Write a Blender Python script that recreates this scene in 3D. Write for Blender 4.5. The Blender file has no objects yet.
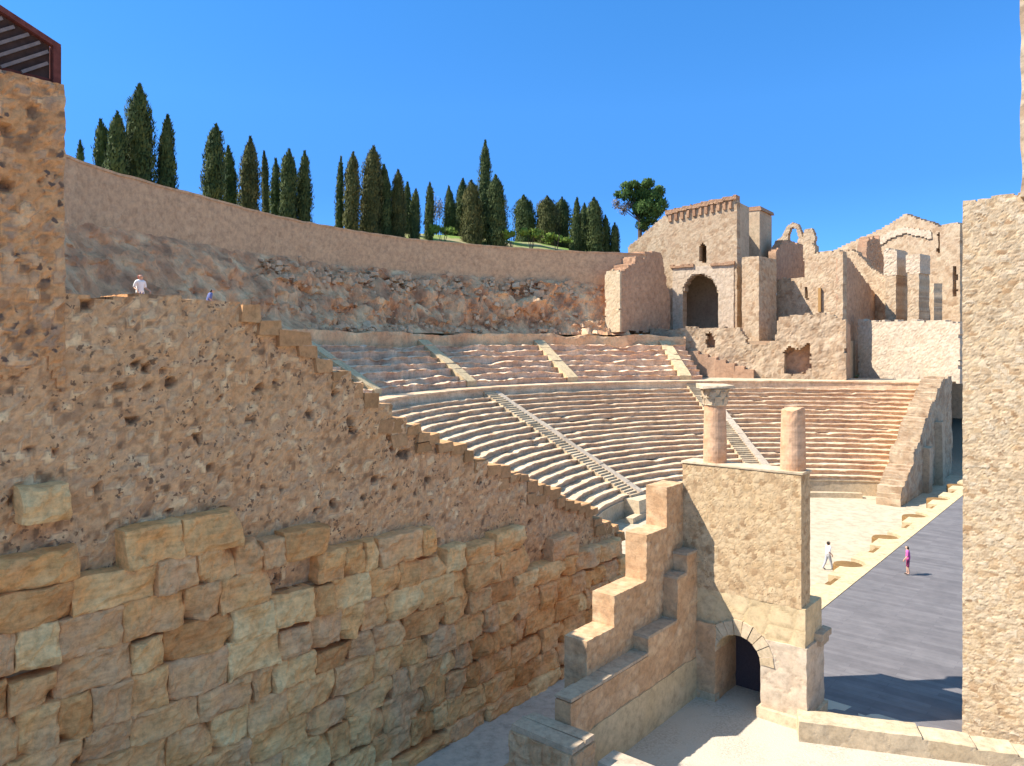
import bpy, bmesh, math, random
from mathutils import Vector, Matrix, noise
C = bpy.context.scene.collection
R = math.radians
F, H, HY = 770.0, 12.5, 345.0            # focal length in pixels, eye height, horizon row
EX = Vector((.6374, .7705)); EY = Vector((-.7705, .6374))   # theatre axes: along the stage, towards the seats
CV = Vector((27.0, 48.6)); CY = 10.2                          # centre of the seating circle

# ---------------------------------------------------------------- helpers
def T(X, Y, z=0.0):
    p = EX*X + EY*Y
    return Vector((p.x, p.y, z))
def PX(px, py, d):
    return Vector(((px-512)/F*d, d, H-(py-HY)/F*d))
def lerp(a, b, t): return a+(b-a)*t
def clamp(v, a=0., b=1.): return max(a, min(b, v))
def interp(x, pts):
    if x <= pts[0][0]: return pts[0][1]
    for (a, b), (c, d) in zip(pts, pts[1:]):
        if x <= c: return b+(d-b)*(x-a)/(c-a)
    return pts[-1][1]
def h01(*k):
    return random.Random(hash(tuple(round(v*997) for v in k))).random()
def inpoly(x, y, poly):
    c = False; j = len(poly)-1
    for i in range(len(poly)):
        xi, yi = poly[i]; xj, yj = poly[j]
        if (yi > y) != (yj > y) and x < (xj-xi)*(y-yi)/(yj-yi)+xi: c = not c
        j = i
    return c
def tag(o, label=None, cat=None, group=None, kind=None):
    if label: o['label'] = label
    if cat: o['category'] = cat
    if group: o['group'] = group
    if kind: o['kind'] = kind
    return o
def empty(name, loc, label, cat, group=None):
    o = bpy.data.objects.new(name, None); C.objects.link(o); o.location = loc
    o.empty_display_size = .3
    return tag(o, label, cat, group)
def obj(name, vs, fs, mat, parent=None, attrs=None, smooth=False, base=None):
    vs = [Vector(v) for v in vs]
    if parent is not None:
        off = parent.matrix_world.translation.copy() if parent.parent is None else Vector((0, 0, 0))
        off = Vector(parent.location)
        q = parent.parent
        while q is not None:
            off += Vector(q.location); q = q.parent
        loc = Vector((0, 0, 0))
    elif base is not None:
        off = Vector(base); loc = off
    else:
        n = len(vs)
        off = Vector((sum(v.x for v in vs)/n, sum(v.y for v in vs)/n, min(v.z for v in vs))); loc = off
    me = bpy.data.meshes.new(name)
    me.from_pydata([tuple(v-off) for v in vs], [], fs); me.update()
    if attrs:
        for k, data in attrs.items():
            a = me.attributes.new(k, 'FLOAT', 'POINT')
            a.data.foreach_set('value', data)
    if smooth:
        me.polygons.foreach_set('use_smooth', [True]*len(me.polygons))
    me.materials.append(mat)
    o = bpy.data.objects.new(name, me); C.objects.link(o); o.location = loc
    if parent is not None: o.parent = parent
    return o
class MB:
    """collects shapes into one mesh"""
    def __init__(s): s.v = []; s.f = []; s.t = []; s.m = []
    def add(s, vs, fs, tone=.5, mort=0.):
        n = len(s.v); s.v += [Vector(v) for v in vs]; s.f += [tuple(i+n for i in f) for f in fs]
        s.t += [tone]*len(vs) if not isinstance(tone, list) else tone
        s.m += [mort]*len(vs)
    def box(s, o, a, b, c, tone=.5, jit=0.):
        """corner o, edge vectors a, b, c"""
        o, a, b, c = Vector(o), Vector(a), Vector(b), Vector(c)
        vs = [o, o+a, o+a+b, o+b, o+c, o+a+c, o+a+b+c, o+b+c]
        if jit: vs = [v+Vector((random.uniform(-jit, jit) for _ in range(3))) for v in vs]
        fs = [(0, 3, 2, 1), (4, 5, 6, 7), (0, 1, 5, 4), (1, 2, 6, 5), (2, 3, 7, 6), (3, 0, 4, 7)]
        if a.cross(b).dot(c) < 0: fs = [f[::-1] for f in fs]
        s.add(vs, fs, tone)
    def lathe(s, c, prof, n=20, tone=.5, jit=0., ang=0.):
        vs = []; fs = []
        for r, z in prof:
            for k in range(n):
                a = ang+2*math.pi*k/n; rr = r*(1+random.uniform(-jit, jit))
                vs.append(Vector((c[0]+rr*math.cos(a), c[1]+rr*math.sin(a), c[2]+z)))
        for i in range(len(prof)-1):
            for k in range(n):
                k2 = (k+1) % n
                fs.append((i*n+k, i*n+k2, (i+1)*n+k2, (i+1)*n+k))
        fs.append(tuple(range((len(prof)-1)*n, len(prof)*n))); fs.append(tuple(range(n))[::-1])
        s.add(vs, fs, tone)
    def tube(s, pts, rads, n=7, tone=.5):
        vs = []; fs = []
        pts = [Vector(p) for p in pts]
        for i, p in enumerate(pts):
            d = (pts[min(i+1, len(pts)-1)]-pts[max(i-1, 0)]).normalized()
            a = d.orthogonal().normalized(); b = d.cross(a)
            for k in range(n):
                t = 2*math.pi*k/n
                vs.append(p+(a*math.cos(t)+b*math.sin(t))*rads[i])
        for i in range(len(pts)-1):
            for k in range(n):
                k2 = (k+1) % n; fs.append((i*n+k, i*n+k2, (i+1)*n+k2, (i+1)*n+k))
        fs.append(tuple(range(n))[::-1]); fs.append(tuple(range((len(pts)-1)*n, len(pts)*n)))
        s.add(vs, fs, tone)
    def build(s, name, mat, parent=None, smooth=False, base=None):
        return obj(name, s.v, s.f, mat, parent, {'tone': s.t, 'mort': s.m}, smooth, base)

def plane_frame(o, d):
    o = Vector(o); d = Vector(d).normalized(); n = Vector((d.y, -d.x))
    def P(s, z, off):
        q = o+d*s+n*off
        return Vector((q.x, q.y, z))
    return P
def slab(name, mat, P, s0, s1, z0, z1, step, inside, thick, amp=.05, stone=.3, parent=None, seed=0., flat=.8,
         big=.0, pits=.0, jit=.35, course=1.0, layers=1, backfn=None):
    """a wall: the cells of a grid that lie inside, front face worked into stones, given thickness"""
    ns = max(1, round((s1-s0)/step)); nz = max(1, round((z1-z0)/step))
    ds = (s1-s0)/ns; dz = (z1-z0)/nz
    idx = {}; V = []; tone = []; mort = []; faces = []
    def vert(i, k):
        if (i, k) in idx: return idx[(i, k)]
        s = s0+i*ds; z = z0+k*dz
        q = Vector((s/stone, z/stone*course, seed*7.3))
        dist, pts = noise.voronoi(q+noise.noise_vector(q*.6)*.25)
        e = clamp((dist[1]-dist[0])/.28)
        t = h01(pts[0].x, pts[0].y, pts[0].z)
        off = amp*(flat*(e**.6)+(1-flat)*noise.noise(q*1.7)+.5*(t-.5))
        if pits and t < pits: off -= .17*e*(.5+t/pits)
        if big: off += big*noise.fractal(Vector((s*.35, z*.35, seed*3.1)), 1., 2., 4)
        js = noise.noise_vector(Vector((s*2.1/step*.13, z*2.1/step*.13, seed+9)))*step*jit
        idx[(i, k)] = len(V)
        V.append((s+js.x, z+js.y, off)); tone.append(t); mort.append(1-e)
        return idx[(i, k)]
    for i in range(ns):
        for k in range(nz):
            if inside(s0+(i+.5)*ds, z0+(k+.5)*dz):
                faces.append((vert(i, k), vert(i+1, k), vert(i+1, k+1), vert(i, k+1)))
    n = len(V)
    edges = set()
    for f in faces:
        for a, b in zip(f, f[1:]+f[:1]): edges.add((a, b))
    bd = [(a, b) for (a, b) in edges if (b, a) not in edges]
    vs = [P(*v) for v in V]
    ring = {}
    fs = list(faces)
    T2 = list(tone); M2 = list(mort)
    nl = max(1, layers)
    if nl > 1: nl = max(nl, min(14, round(thick/(stone*.6))))
    bverts = set(a for e in bd for a in e)
    for L in range(1, nl+1):
        for a in bverts:
            s, z, off = V[a]
            w = 0 if L == nl else step*.35
            j = noise.noise_vector(Vector((s*1.9, z*1.9, L*3.3+seed)))*w
            ring[(a, L)] = len(vs)
            vs.append(P(s+j.x, z+j.y, lerp(off, -thick, L/nl)))
            if nl > 1:
                dd, pp = noise.voronoi(vs[-1]/stone); T2.append(h01(pp[0].x, pp[0].y, pp[0].z)); M2.append(1-clamp((dd[1]-dd[0])/.28))
            else: T2.append(tone[a]); M2.append(mort[a]*.5)
    for a, b in bd:
        for L in range(nl):
            A = a if L == 0 else ring[(a, L)]; B = b if L == 0 else ring[(b, L)]
            fs.append((B, A, ring[(a, L+1)], ring[(b, L+1)]))
    # back face
    bk = {}
    for a in range(n):
        if a in bverts: bk[a] = ring[(a, nl)]
    for a in range(n):
        if a not in bk:
            bk[a] = len(vs); s, z, off = V[a]; vs.append(P(s, z, -thick)); T2.append(tone[a]); M2.append(0.)
    for f in faces: fs.append(tuple(bk[a] for a in f[::-1]))
    return obj(name, vs, fs, mat, parent, {'tone': T2, 'mort': M2})

class PW:
    """vertical plane through two plan points given as (picture column, distance)"""
    def __init__(s, pa, da, pb, db):
        s.a = Vector(((pa-512)/F*da, da)); s.b = Vector(((pb-512)/F*db, db))
        s.d = (s.b-s.a).normalized(); s.len = (s.b-s.a).length; s.P = plane_frame(s.a, s.d)
    def sz(s, px, py):
        u = (px-512)/F
        # a + d*t = (u*D, D)
        t = (u*s.a.y-s.a.x)/(s.d.x-u*s.d.y); D = s.a.y+s.d.y*t
        return (t, H-(py-HY)/F*D)
    def poly(s, pts): return [s.sz(*p) for p in pts]
    def wall(s, name, mat, pts, holes=(), thick=1., step=.25, shift=0., **k):
        pl = s.poly(pts); hs = [s.poly(h) for h in holes]
        P = s.P if not shift else (lambda a, z, o, P0=s.P: P0(a, z, o+shift))
        rag = k.pop('rag', .28); sd_ = k.get('seed', 1.)
        def ins(a, z):
            w = noise.noise_vector(Vector((a*.9, z*.9, sd_)))*rag+noise.noise_vector(Vector((a*3., z*3., sd_)))*rag*.5
            a += w.x; z += w.y
            return inpoly(a, z, pl) and not any(inpoly(a, z, h) for h in hs)
        xs = [p[0] for p in pl]; zs = [p[1] for p in pl]
        return slab(name, mat, P, min(xs), max(xs), min(zs), max(zs)+.3, step, ins, thick, **k)
def TX(X):      # plane X = const seen from the camera (faces -X): s runs along -Y, s = -Y
    return lambda s, z, off: T(X-off, -s, z)
def TY(Y):      # plane Y = const (faces -Y): s = X
    return lambda s, z, off: T(s, Y-off, z)

# ---------------------------------------------------------------- materials
def nodes(name):
    m = bpy.data.materials.new(name); m.use_nodes = True
    nt = m.node_tree; b = nt.nodes['Principled BSDF']
    b.inputs['Specular IOR Level'].default_value = .15
    return m, nt, b
def rgb(*c): return (c[0], c[1], c[2], 1)
def ramp(nt, cols, pos=None):
    r = nt.nodes.new('ShaderNodeValToRGB')
    n = len(cols)
    while len(r.color_ramp.elements) < n: r.color_ramp.elements.new(.5)
    for i, c in enumerate(cols):
        r.color_ramp.elements[i].position = pos[i] if pos else i/(n-1)
        r.color_ramp.elements[i].color = rgb(*c)
    return r
def mixn(nt, mode, fac, a, b):
    m = nt.nodes.new('ShaderNodeMix'); m.data_type = 'RGBA'; m.blend_type = mode
    for key, v in ((0, fac), (6, a), (7, b)):
        if isinstance(v, bpy.types.NodeSocket): nt.links.new(v, m.inputs[key])
        elif isinstance(v, tuple): m.inputs[key].default_value = v if len(v) == 4 else rgb(*v)
        else: m.inputs[key].default_value = v
    return m.outputs[2]
def nz(nt, scale, detail=5, rough=.6, stretch=None):
    tc = nt.nodes.new('ShaderNodeTexCoord'); t = nt.nodes.new('ShaderNodeTexNoise')
    t.inputs['Scale'].default_value = scale; t.inputs['Detail'].default_value = detail; t.inputs['Roughness'].default_value = rough
    if stretch:
        mp = nt.nodes.new('ShaderNodeMapping'); mp.inputs['Scale'].default_value = stretch
        nt.links.new(tc.outputs['Object'], mp.inputs[0]); nt.links.new(mp.outputs[0], t.inputs[0])
    else: nt.links.new(tc.outputs['Object'], t.inputs[0])
    return t.outputs['Fac']
FAC = dict(rubble_core=(1.26, 1.10, .84), tower_rubble=(1.22, 1.02, .8), ochre_ashlar=(1.34, 1.12, .88), stained_edge=(1.25, 1.08, .9), brown_masonry=(1.0, .94, .92),
           cream_rubble=(.86, .83, .75), sunlit_rubble=(.79, .79, .75), pale_limestone=(.84, .82, .78), weathered_plaster=(.84, .82, .8), grey_concrete=(.95, .9, .85),
           seat_stone=(1.06, 1.0, .9), eroded_seats=(1.12, 1.03, .92), new_limestone=(.80, .76, .69), gallery_masonry=(1.0, .9, .78), rock_bank=(1.36, 1.1, .84),
           pale_rubble=(1.0, .92, .8), church_masonry=(.77, .74, .70), church_brown=(1.1, 1.02, .9), orchestra_paving=(.70, .68, .66), grey_slab=(1.2, 1.05, .88))
def stone(name, cols, mortar=(.3, .24, .17), stain=(.2, .13, .08), stain_amt=.5, fine=18., bump=.35, bdist=.03, big=.5,
          rough=.95, mort_amt=.6, pos=None, strata=None, speck=None):
    fc = FAC.get(name, (.9, .88, .85)); sc3 = lambda c: tuple(min(.85, p*q) for p, q in zip(c, fc))
    cols = [sc3(c) for c in cols]; mortar = sc3(mortar); stain = sc3(stain)
    if speck: speck = (speck[0], speck[1], sc3(speck[2]))
    m, nt, b = nodes(name)
    a = nt.nodes.new('ShaderNodeAttribute'); a.attribute_name = 'tone'
    r = ramp(nt, cols, pos); nt.links.new(a.outputs['Fac'], r.inputs[0])
    q = nt.nodes.new('ShaderNodeAttribute'); q.attribute_name = 'mort'
    mm = nt.nodes.new('ShaderNodeMath'); mm.operation = 'MULTIPLY'; mm.inputs[1].default_value = mort_amt
    nt.links.new(q.outputs['Fac'], mm.inputs[0])
    c = mixn(nt, 'MIX', mm.outputs[0], r.outputs[0], mortar)
    st = ramp(nt, [(0, 0, 0), (1, 1, 1)], [.45, .72]); nt.links.new(nz(nt, big, 8, .65), st.inputs[0])
    f2 = nt.nodes.new('ShaderNodeMath'); f2.operation = 'MULTIPLY'; f2.inputs[1].default_value = stain_amt
    nt.links.new(st.outputs[0], f2.inputs[0])
    c = mixn(nt, 'MIX', f2.outputs[0], c, stain)
    v = ramp(nt, [(.55, .54, .52), (1.0, 1.0, 1.0), (1.35, 1.33, 1.28)], [.25, .5, .78])
    nt.links.new(nz(nt, fine*.35, 8, .75), v.inputs[0])
    c = mixn(nt, 'MULTIPLY', 1., c, v.outputs[0])
    if strata:
        v2 = ramp(nt, [(.65, .6, .55), (1.1, 1.1, 1.1)], [.35, .6]); nt.links.new(nz(nt, strata, 4, .6, (1, 1, 9)), v2.inputs[0])
        c = mixn(nt, 'MULTIPLY', .4, c, v2.outputs[0])
    if speck:
        vo = nt.nodes.new('ShaderNodeTexVoronoi'); vo.inputs['Scale'].default_value = speck[0]
        tc = nt.nodes.new('ShaderNodeTexCoord'); 
        dn = nt.nodes.new('ShaderNodeTexNoise'); dn.inputs['Scale'].default_value = speck[0]*1.3; dn.inputs['Detail'].default_value = 3; nt.links.new(tc.outputs['Object'], dn.inputs[0])
        ma = nt.nodes.new('ShaderNodeVectorMath'); ma.operation = 'SCALE'; ma.inputs['Scale'].default_value = .35; nt.links.new(dn.outputs['Color'], ma.inputs[0])
        ad = nt.nodes.new('ShaderNodeVectorMath'); ad.operation = 'ADD'; nt.links.new(tc.outputs['Object'], ad.inputs[0]); nt.links.new(ma.outputs[0], ad.inputs[1])
        nt.links.new(ad.outputs[0], vo.inputs[0])
        sp = ramp(nt, [(1, 1, 1), (0, 0, 0)], [speck[1], speck[1]+.08]); nt.links.new(vo.outputs['Distance'], sp.inputs[0])
        wn = ramp(nt, [(0, 0, 0), (1, 1, 1)], [.5, .56]); nt.links.new(nz(nt, speck[0]*.35, 2), wn.inputs[0])
        fm = mixn(nt, 'MULTIPLY', 1., sp.outputs[0], wn.outputs[0])
        c = mixn(nt, 'MIX', fm, c, speck[2])
    nt.links.new(c, b.inputs['Base Color']); b.inputs['Roughness'].default_value = rough
    bp = nt.nodes.new('ShaderNodeBump'); bp.inputs['Strength'].default_value = bump; bp.inputs['Distance'].default_value = bdist
    nt.links.new(nz(nt, fine, 8, .7), bp.inputs['Height']); nt.links.new(bp.outputs[0], b.inputs['Normal'])
    return m
M = {}
M['core'] = stone('rubble_core', [(.12, .09, .075), (.32, .20, .135), (.56, .37, .24), (.40, .285, .215), (.72, .54, .39)],
                  (.50, .33, .215), (.46, .26, .12), .4, 16, .6, .05, .28, mort_amt=.5, pos=[0, .1, .45, .75, 1],
                  speck=(5.5, .25, (.17, .115, .085)))
M['tower'] = stone('tower_rubble', [(.14, .105, .09), (.46, .27, .15), (.56, .35, .20), (.34, .25, .20), (.68, .49, .32)],
                   (.55, .35, .20), (.42, .23, .10), .35, 16, .6, .05, .5, mort_amt=.6, pos=[0, .26, .5, .75, 1],
                   speck=(3.4, .24, (.13, .10, .09)))
M['ashlar'] = stone('ochre_ashlar', [(.44, .25, .12), (.62, .42, .22), (.50, .355, .235), (.60, .375, .18), (.70, .52, .32)],
                    (.40, .23, .11), (.46, .235, .08), .5, 14, .6, .05, .8, mort_amt=.6, strata=1.2)
M['edge'] = stone('stained_edge', [(.30, .19, .10), (.42, .27, .15), (.36, .23, .13)], stain=(.2, .12, .06), fine=14, bump=.6)
M['cream'] = stone('cream_rubble', [(.34, .22, .13), (.58, .42, .27), (.64, .49, .33), (.50, .35, .21)],
                   (.44, .32, .20), (.52, .35, .19), .3, 16, .3, .02, .7, mort_amt=.55, speck=(8., .22, (.3, .2, .12)))
M['right'] = stone('sunlit_rubble', [(.38, .23, .13), (.60, .44, .28), (.66, .52, .37), (.48, .34, .22), (.70, .58, .44)],
                   (.50, .37, .25), (.52, .34, .19), .35, 14, .45, .03, .8, mort_amt=.5, speck=(4., .2, (.36, .24, .15)))
M['brownwall'] = stone('brown_masonry', [(.48, .31, .17), (.56, .38, .22), (.60, .44, .27)], (.44, .29, .16), (.40, .22, .10), .4, 14, .6, .04, .9)
M['pale'] = stone('pale_limestone', [(.60, .47, .32), (.67, .54, .38), (.56, .43, .28)], (.5, .4, .28), (.45, .34, .22), .3, 12, .4, .02, .9)
M['plaster'] = stone('weathered_plaster', [(.60, .48, .36), (.66, .55, .42)], (.55, .43, .31), (.50, .36, .23), .5, 9, .3, .02, .6)
M['concrete'] = stone('grey_concrete', [(.46, .385, .30), (.50, .42, .33)], (.4, .34, .27), (.38, .29, .2), .45, 10, .25, .015, .5)
M['greystone'] = stone('grey_slab', [(.33, .29, .24), (.40, .35, .29)], (.3, .25, .2), (.28, .22, .16), .4, 12, .5, .03, .8)
M['seat'] = stone('seat_stone', [(.48, .325, .225), (.60, .45, .325), (.69, .56, .42)], (.4, .26, .17), (.42, .25, .15), .45, 7, .5, .04, .35, strata=.6)
M['seatold'] = stone('eroded_seats', [(.44, .28, .20), (.66, .51, .39), (.74, .62, .49)], (.34, .2, .13), (.46, .25, .18), .45, 5, .7, .08, .3, strata=.8)
M['newstone'] = stone('new_limestone', [(.66, .52, .33), (.70, .56, .37)], (.6, .46, .28), (.55, .42, .25), .25, 8, .3, .02, .5)
M['gallery'] = stone('gallery_masonry', [(.52, .35, .225), (.60, .42, .28), (.55, .38, .25), (.64, .46, .31)], (.56, .39, .26), (.50, .32, .2), .3, 6, .5, .06, .25, mort_amt=.4)
M['rock'] = stone('rock_bank', [(.32, .20, .14), (.52, .36, .25), (.68, .52, .38)], (.3, .2, .13), (.38, .25, .18), .4, 5, .8, .15, .3)
M['rockpale'] = stone('pale_rubble', [(.46, .32, .22), (.66, .50, .36), (.58, .41, .29)], (.4, .3, .2), (.4, .26, .17), .35, 5, .7, .1, .4)
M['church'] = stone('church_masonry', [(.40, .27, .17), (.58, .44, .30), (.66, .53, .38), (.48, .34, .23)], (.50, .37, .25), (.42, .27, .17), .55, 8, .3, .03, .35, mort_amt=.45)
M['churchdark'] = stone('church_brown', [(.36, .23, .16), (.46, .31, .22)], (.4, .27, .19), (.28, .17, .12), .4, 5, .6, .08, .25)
M['brick'] = stone('old_brick', [(.36, .2, .12), (.46, .28, .17)], (.42, .28, .18), (.25, .14, .09), .4, 8, .6, .05, .4)
M['travertine'] = stone('pink_travertine', [(.63, .385, .24), (.69, .455, .30)], (.5, .3, .18), (.62, .27, .11), .75, 9, .4, .02, 1.1, strata=1.0)
M['capital'] = stone('grey_capital', [(.60, .46, .31), (.68, .54, .38)], (.4, .3, .2), (.34, .26, .18), .5, 14, .6, .03, 2)
M['orchestra'] = stone('orchestra_paving', [(.66, .55, .40), (.70, .59, .44)], (.6, .5, .36), (.58, .46, .31), .4, 4, .2, .02, .25)
M['passage'] = stone('passage_concrete', [(.54, .48, .40), (.58, .52, .43)], (.4, .36, .3), (.40, .36, .3), .4, 6, .25, .02, .4)
M['niche'] = stone('niche_shade_brown', [(.22, .12, .045), (.28, .165, .065)], mortar=(.2, .11, .05), stain=(.12, .07, .03), fine=12)  # dark brown with the niche shade put into the colour
M['wood'] = stone('balk_brown', [(.22, .11, .05), (.3, .16, .07)], (.2, .1, .05))
M['dark'] = stone('dark_void_stone', [(.06, .05, .05), (.09, .07, .06)], (.05, .04, .04))

def simple(name, col, rough=.6, metal=0., var=.15, scale=20):
    m, nt, b = nodes(name)
    v = ramp(nt, [tuple(c*(1-var) for c in col), tuple(c*(1+var) for c in col)], [.3, .7]); nt.links.new(nz(nt, scale, 5), v.inputs[0])
    nt.links.new(v.outputs[0], b.inputs['Base Color']); b.inputs['Roughness'].default_value = rough; b.inputs['Metallic'].default_value = metal
    return m
M['corten'] = simple('rusted_steel', (.15, .045, .035), .8, .0, .3, 6)
M['panel'] = simple('dark_panel', (.075, .045, .038), .8, 0, .3, 4)
M['bar'] = simple('grey_bars', (.20, .155, .14), .6, .0, .2, 6)
M['post'] = simple('brown_post', (.34, .19, .07))
M['opening'] = simple('doorway_shade', (.07, .055, .06))  # chapel doorway, gable slits and the shade sheet under the gateway arch
M['glassy'] = simple('pale_railing', (.45, .45, .48))
M['skin'] = simple('skin', (.56, .33, .23), .5, 0, .05)
M['hair'] = simple('dark_hair', (.03, .022, .018), .5)
M['eye'] = simple('eye', (.02, .015, .012), .2)
M['magenta'] = simple('magenta_cloth', (.62, .12, .33), .9, 0, .1)
M['plum'] = simple('plum_cloth', (.28, .05, .12), .9, 0, .1)
M['white'] = simple('white_cloth', (.78, .77, .76), .9, 0, .05)
M['greycloth'] = simple('grey_cloth', (.36, .37, .40), .9, 0, .1)
M['blue'] = simple('blue_cloth', (.14, .17, .36), .9, 0, .1)
M['cap'] = simple('red_cap', (.62, .16, .12), .9, 0, .1)
M['shoe'] = simple('shoe', (.12, .09, .08), .7)
M['bark'] = simple('bark', (.10, .075, .055), .95, 0, .3, 8)
def foliage(name, cols):
    m, nt, b = nodes(name)
    a = nt.nodes.new('ShaderNodeAttribute'); a.attribute_name = 'tone'
    r = ramp(nt, cols); nt.links.new(a.outputs['Fac'], r.inputs[0])
    nt.links.new(r.outputs[0], b.inputs['Base Color']); b.inputs['Roughness'].default_value = .8
    return m
M['cyp'] = foliage('cypress_foliage', [(.026, .042, .014), (.062, .082, .025), (.115, .128, .04)])
M['cypolive'] = foliage('olive_cypress_foliage', [(.035, .042, .014), (.08, .082, .025), (.14, .12, .04)])
M['pine'] = foliage('pine_foliage', [(.02, .04, .012), (.055, .10, .022), (.11, .16, .035)])
M['twig'] = foliage('bare_twigs', [(.12, .10, .09), (.22, .19, .17), (.28, .25, .24)])
M['shrub'] = foliage('grass_shrub', [(.05, .09, .015), (.12, .19, .03), (.20, .27, .05)])
# ground with gravel, hill with grass
def ground_mat(name, c1, c2, scale, bump=.4, c3=None):
    m, nt, b = nodes(name)
    v = ramp(nt, [c1, c2], [.35, .65]); nt.links.new(nz(nt, scale, 8, .7), v.inputs[0]); c = v.outputs[0]
    if c3:
        w = ramp(nt, [(0, 0, 0), (1, 1, 1)], [.42, .58]); nt.links.new(nz(nt, scale*.05, 4), w.inputs[0])
        c = mixn(nt, 'MIX', w.outputs[0], c, c3)
    nt.links.new(c, b.inputs['Base Color']); b.inputs['Roughness'].default_value = .95
    bp = nt.nodes.new('ShaderNodeBump'); bp.inputs['Strength'].default_value = bump; bp.inputs['Distance'].default_value = .03
    nt.links.new(nz(nt, scale*1.5, 6), bp.inputs['Height']); nt.links.new(bp.outputs[0], b.inputs['Normal'])
    return m
M['earth'] = ground_mat('dry_earth', (.32, .24, .16), (.44, .34, .24), 3)
M['gravel'] = ground_mat('courtyard_gravel', (.36, .30, .23), (.56, .48, .38), 14, .8, (.49, .42, .33))
M['hill'] = ground_mat('hill_grass', (.10, .17, .03), (.20, .27, .06), 6, .5, (.30, .25, .13))
def plank_mat():
    m, nt, b = nodes('grey_planks')
    tc = nt.nodes.new('ShaderNodeTexCoord'); mp = nt.nodes.new('ShaderNodeMapping')
    mp.inputs['Rotation'].default_value = (0, 0, -math.atan2(EY.y, EY.x))
    nt.links.new(tc.outputs['Object'], mp.inputs[0])
    br = nt.nodes.new('ShaderNodeTexBrick'); nt.links.new(mp.outputs[0], br.inputs[0])
    br.inputs['Scale'].default_value = 1.; br.inputs['Brick Width'].default_value = 3.2; br.inputs['Row Height'].default_value = .3
    br.inputs['Mortar Size'].default_value = .012; br.inputs['Bias'].default_value = -.1
    br.inputs['Color1'].default_value = rgb(.138, .126, .127); br.inputs['Color2'].default_value = rgb(.18, .166, .165)
    br.inputs['Mortar'].default_value = rgb(.13, .12, .125)
    v = ramp(nt, [(.8, .8, .8), (1.18, 1.16, 1.14)], [.3, .7]); nt.links.new(nz(nt, .9, 8, .7), v.inputs[0])
    nt.links.new(mixn(nt, 'MULTIPLY', 1., br.outputs[0], v.outputs[0]), b.inputs['Base Color']); b.inputs['Roughness'].default_value = .75
    return m
M['planks'] = plank_mat()

# ---------------------------------------------------------------- ground sheets
random.seed(3)
def sheet(name, pts, z, mat, th=None):
    vs = [Vector((p.x, p.y, z)) for p in pts]
    o = obj(name, vs, [tuple(range(len(vs)))], mat); tag(o, kind='structure'); return o
sheet('ground', [Vector((-1500, -1500)), Vector((1500, -1500)), Vector((1500, 1500)), Vector((-1500, 1500))], -1.3, M['earth'])
def quadT(x0, x1, y0, y1): return [T(x0, y0), T(x1, y0), T(x1, y1), T(x0, y1)]
sheet('orchestra_floor', quadT(26.5, 92, 13.3, 52), -1.2, M['orchestra'])
sheet('passage_path', quadT(-14, 31, 13.9, 18.9), -1.0, M['passage'])
# courtyard floor, a raised slab with a worn undulating top
vs = []; fs = []; nx, ny = 60, 60
for i in range(nx+1):
    for j in range(ny+1):
        X = lerp(-16, 28, i/nx); Y = lerp(-16, 13.2, j/ny)
        z = .035*noise.noise(Vector((X*.5, Y*.5, 1)))
        vs.append(T(X, Y, z))
for i in range(nx):
    for j in range(ny):
        a = i*(ny+1)+j; fs.append((a, a+ny+1, a+ny+2, a+1))
tag(obj('courtyard_ground', vs, fs, M['gravel'], smooth=True), kind='structure')

# ---------------------------------------------------------------- great retaining wall on the left
wall_l = empty('retaining_wall', T(12, 19, -1.2), 'huge shaded rubble retaining wall with ochre ashlar base and stepped sloping top, filling the left', 'wall')
pw = PW(0, 1, 1, 1)
class TYP(PW):
    def __init__(s, Y): s.a = Vector((EY.x*Y, EY.y*Y)); s.d = EX.copy(); s.P = TY(Y)
py19 = TYP(19.0)
rnd = random.Random(11)
prof = []                                  # stepped top edge (X, z)
Xa, za = py19.sz(240, 301); Xb, zb = py19.sz(622, 531)
x, z = Xa, za
egp = [py19.sz(*q) for q in ((240, 301), (275, 325), (300, 346), (330, 368), (380, 402), (410, 428), (470, 455), (540, 486), (590, 513), (622, 533))]
steps = []
n = 34
for i in range(n):
    w = (Xb-Xa)/n*rnd.uniform(.75, 1.25)
    steps.append(w)
tot = sum(steps); steps = [w*(Xb-Xa)/tot for w in steps]
edge = []
for i, w in enumerate(steps):
    ztop = interp(x+w*.5, egp)+rnd.uniform(-.1, .1)+.06
    edge.append((x, x+w, ztop)); x += w
def ztop_core(X):
    if X < Xa: return za+.12*noise.noise(Vector((X*.7, 0, 4)))
    for a, b, zt in edge:
        if X <= b: return zt-.02
    return -5
slab('rubble_core', M['core'], TY(19.0), -14, Xb, -1.2, za+.4, .085, lambda s, z: z < ztop_core(s), 2.2, amp=.05, stone=.2, parent=wall_l,
     seed=1., big=.2, pits=.02, layers=3)
mb = MB()
for i, (a, b, zt) in enumerate(edge):       # stained blocks that step down the top edge
    hgt = rnd.uniform(.3, .5)
    for k in range(rnd.choice([1, 1, 2])):
        mb.box(T(a-.02, 18.93-rnd.uniform(0, .1), zt-hgt*(k+1)+.03), (T((b-a)*rnd.uniform(.9, 1.5), 0)), T(0, 2.0), (0, 0, hgt-.03), rnd.random(), .05)
mb.build('stepped_edge', M['edge'], wall_l)
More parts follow.
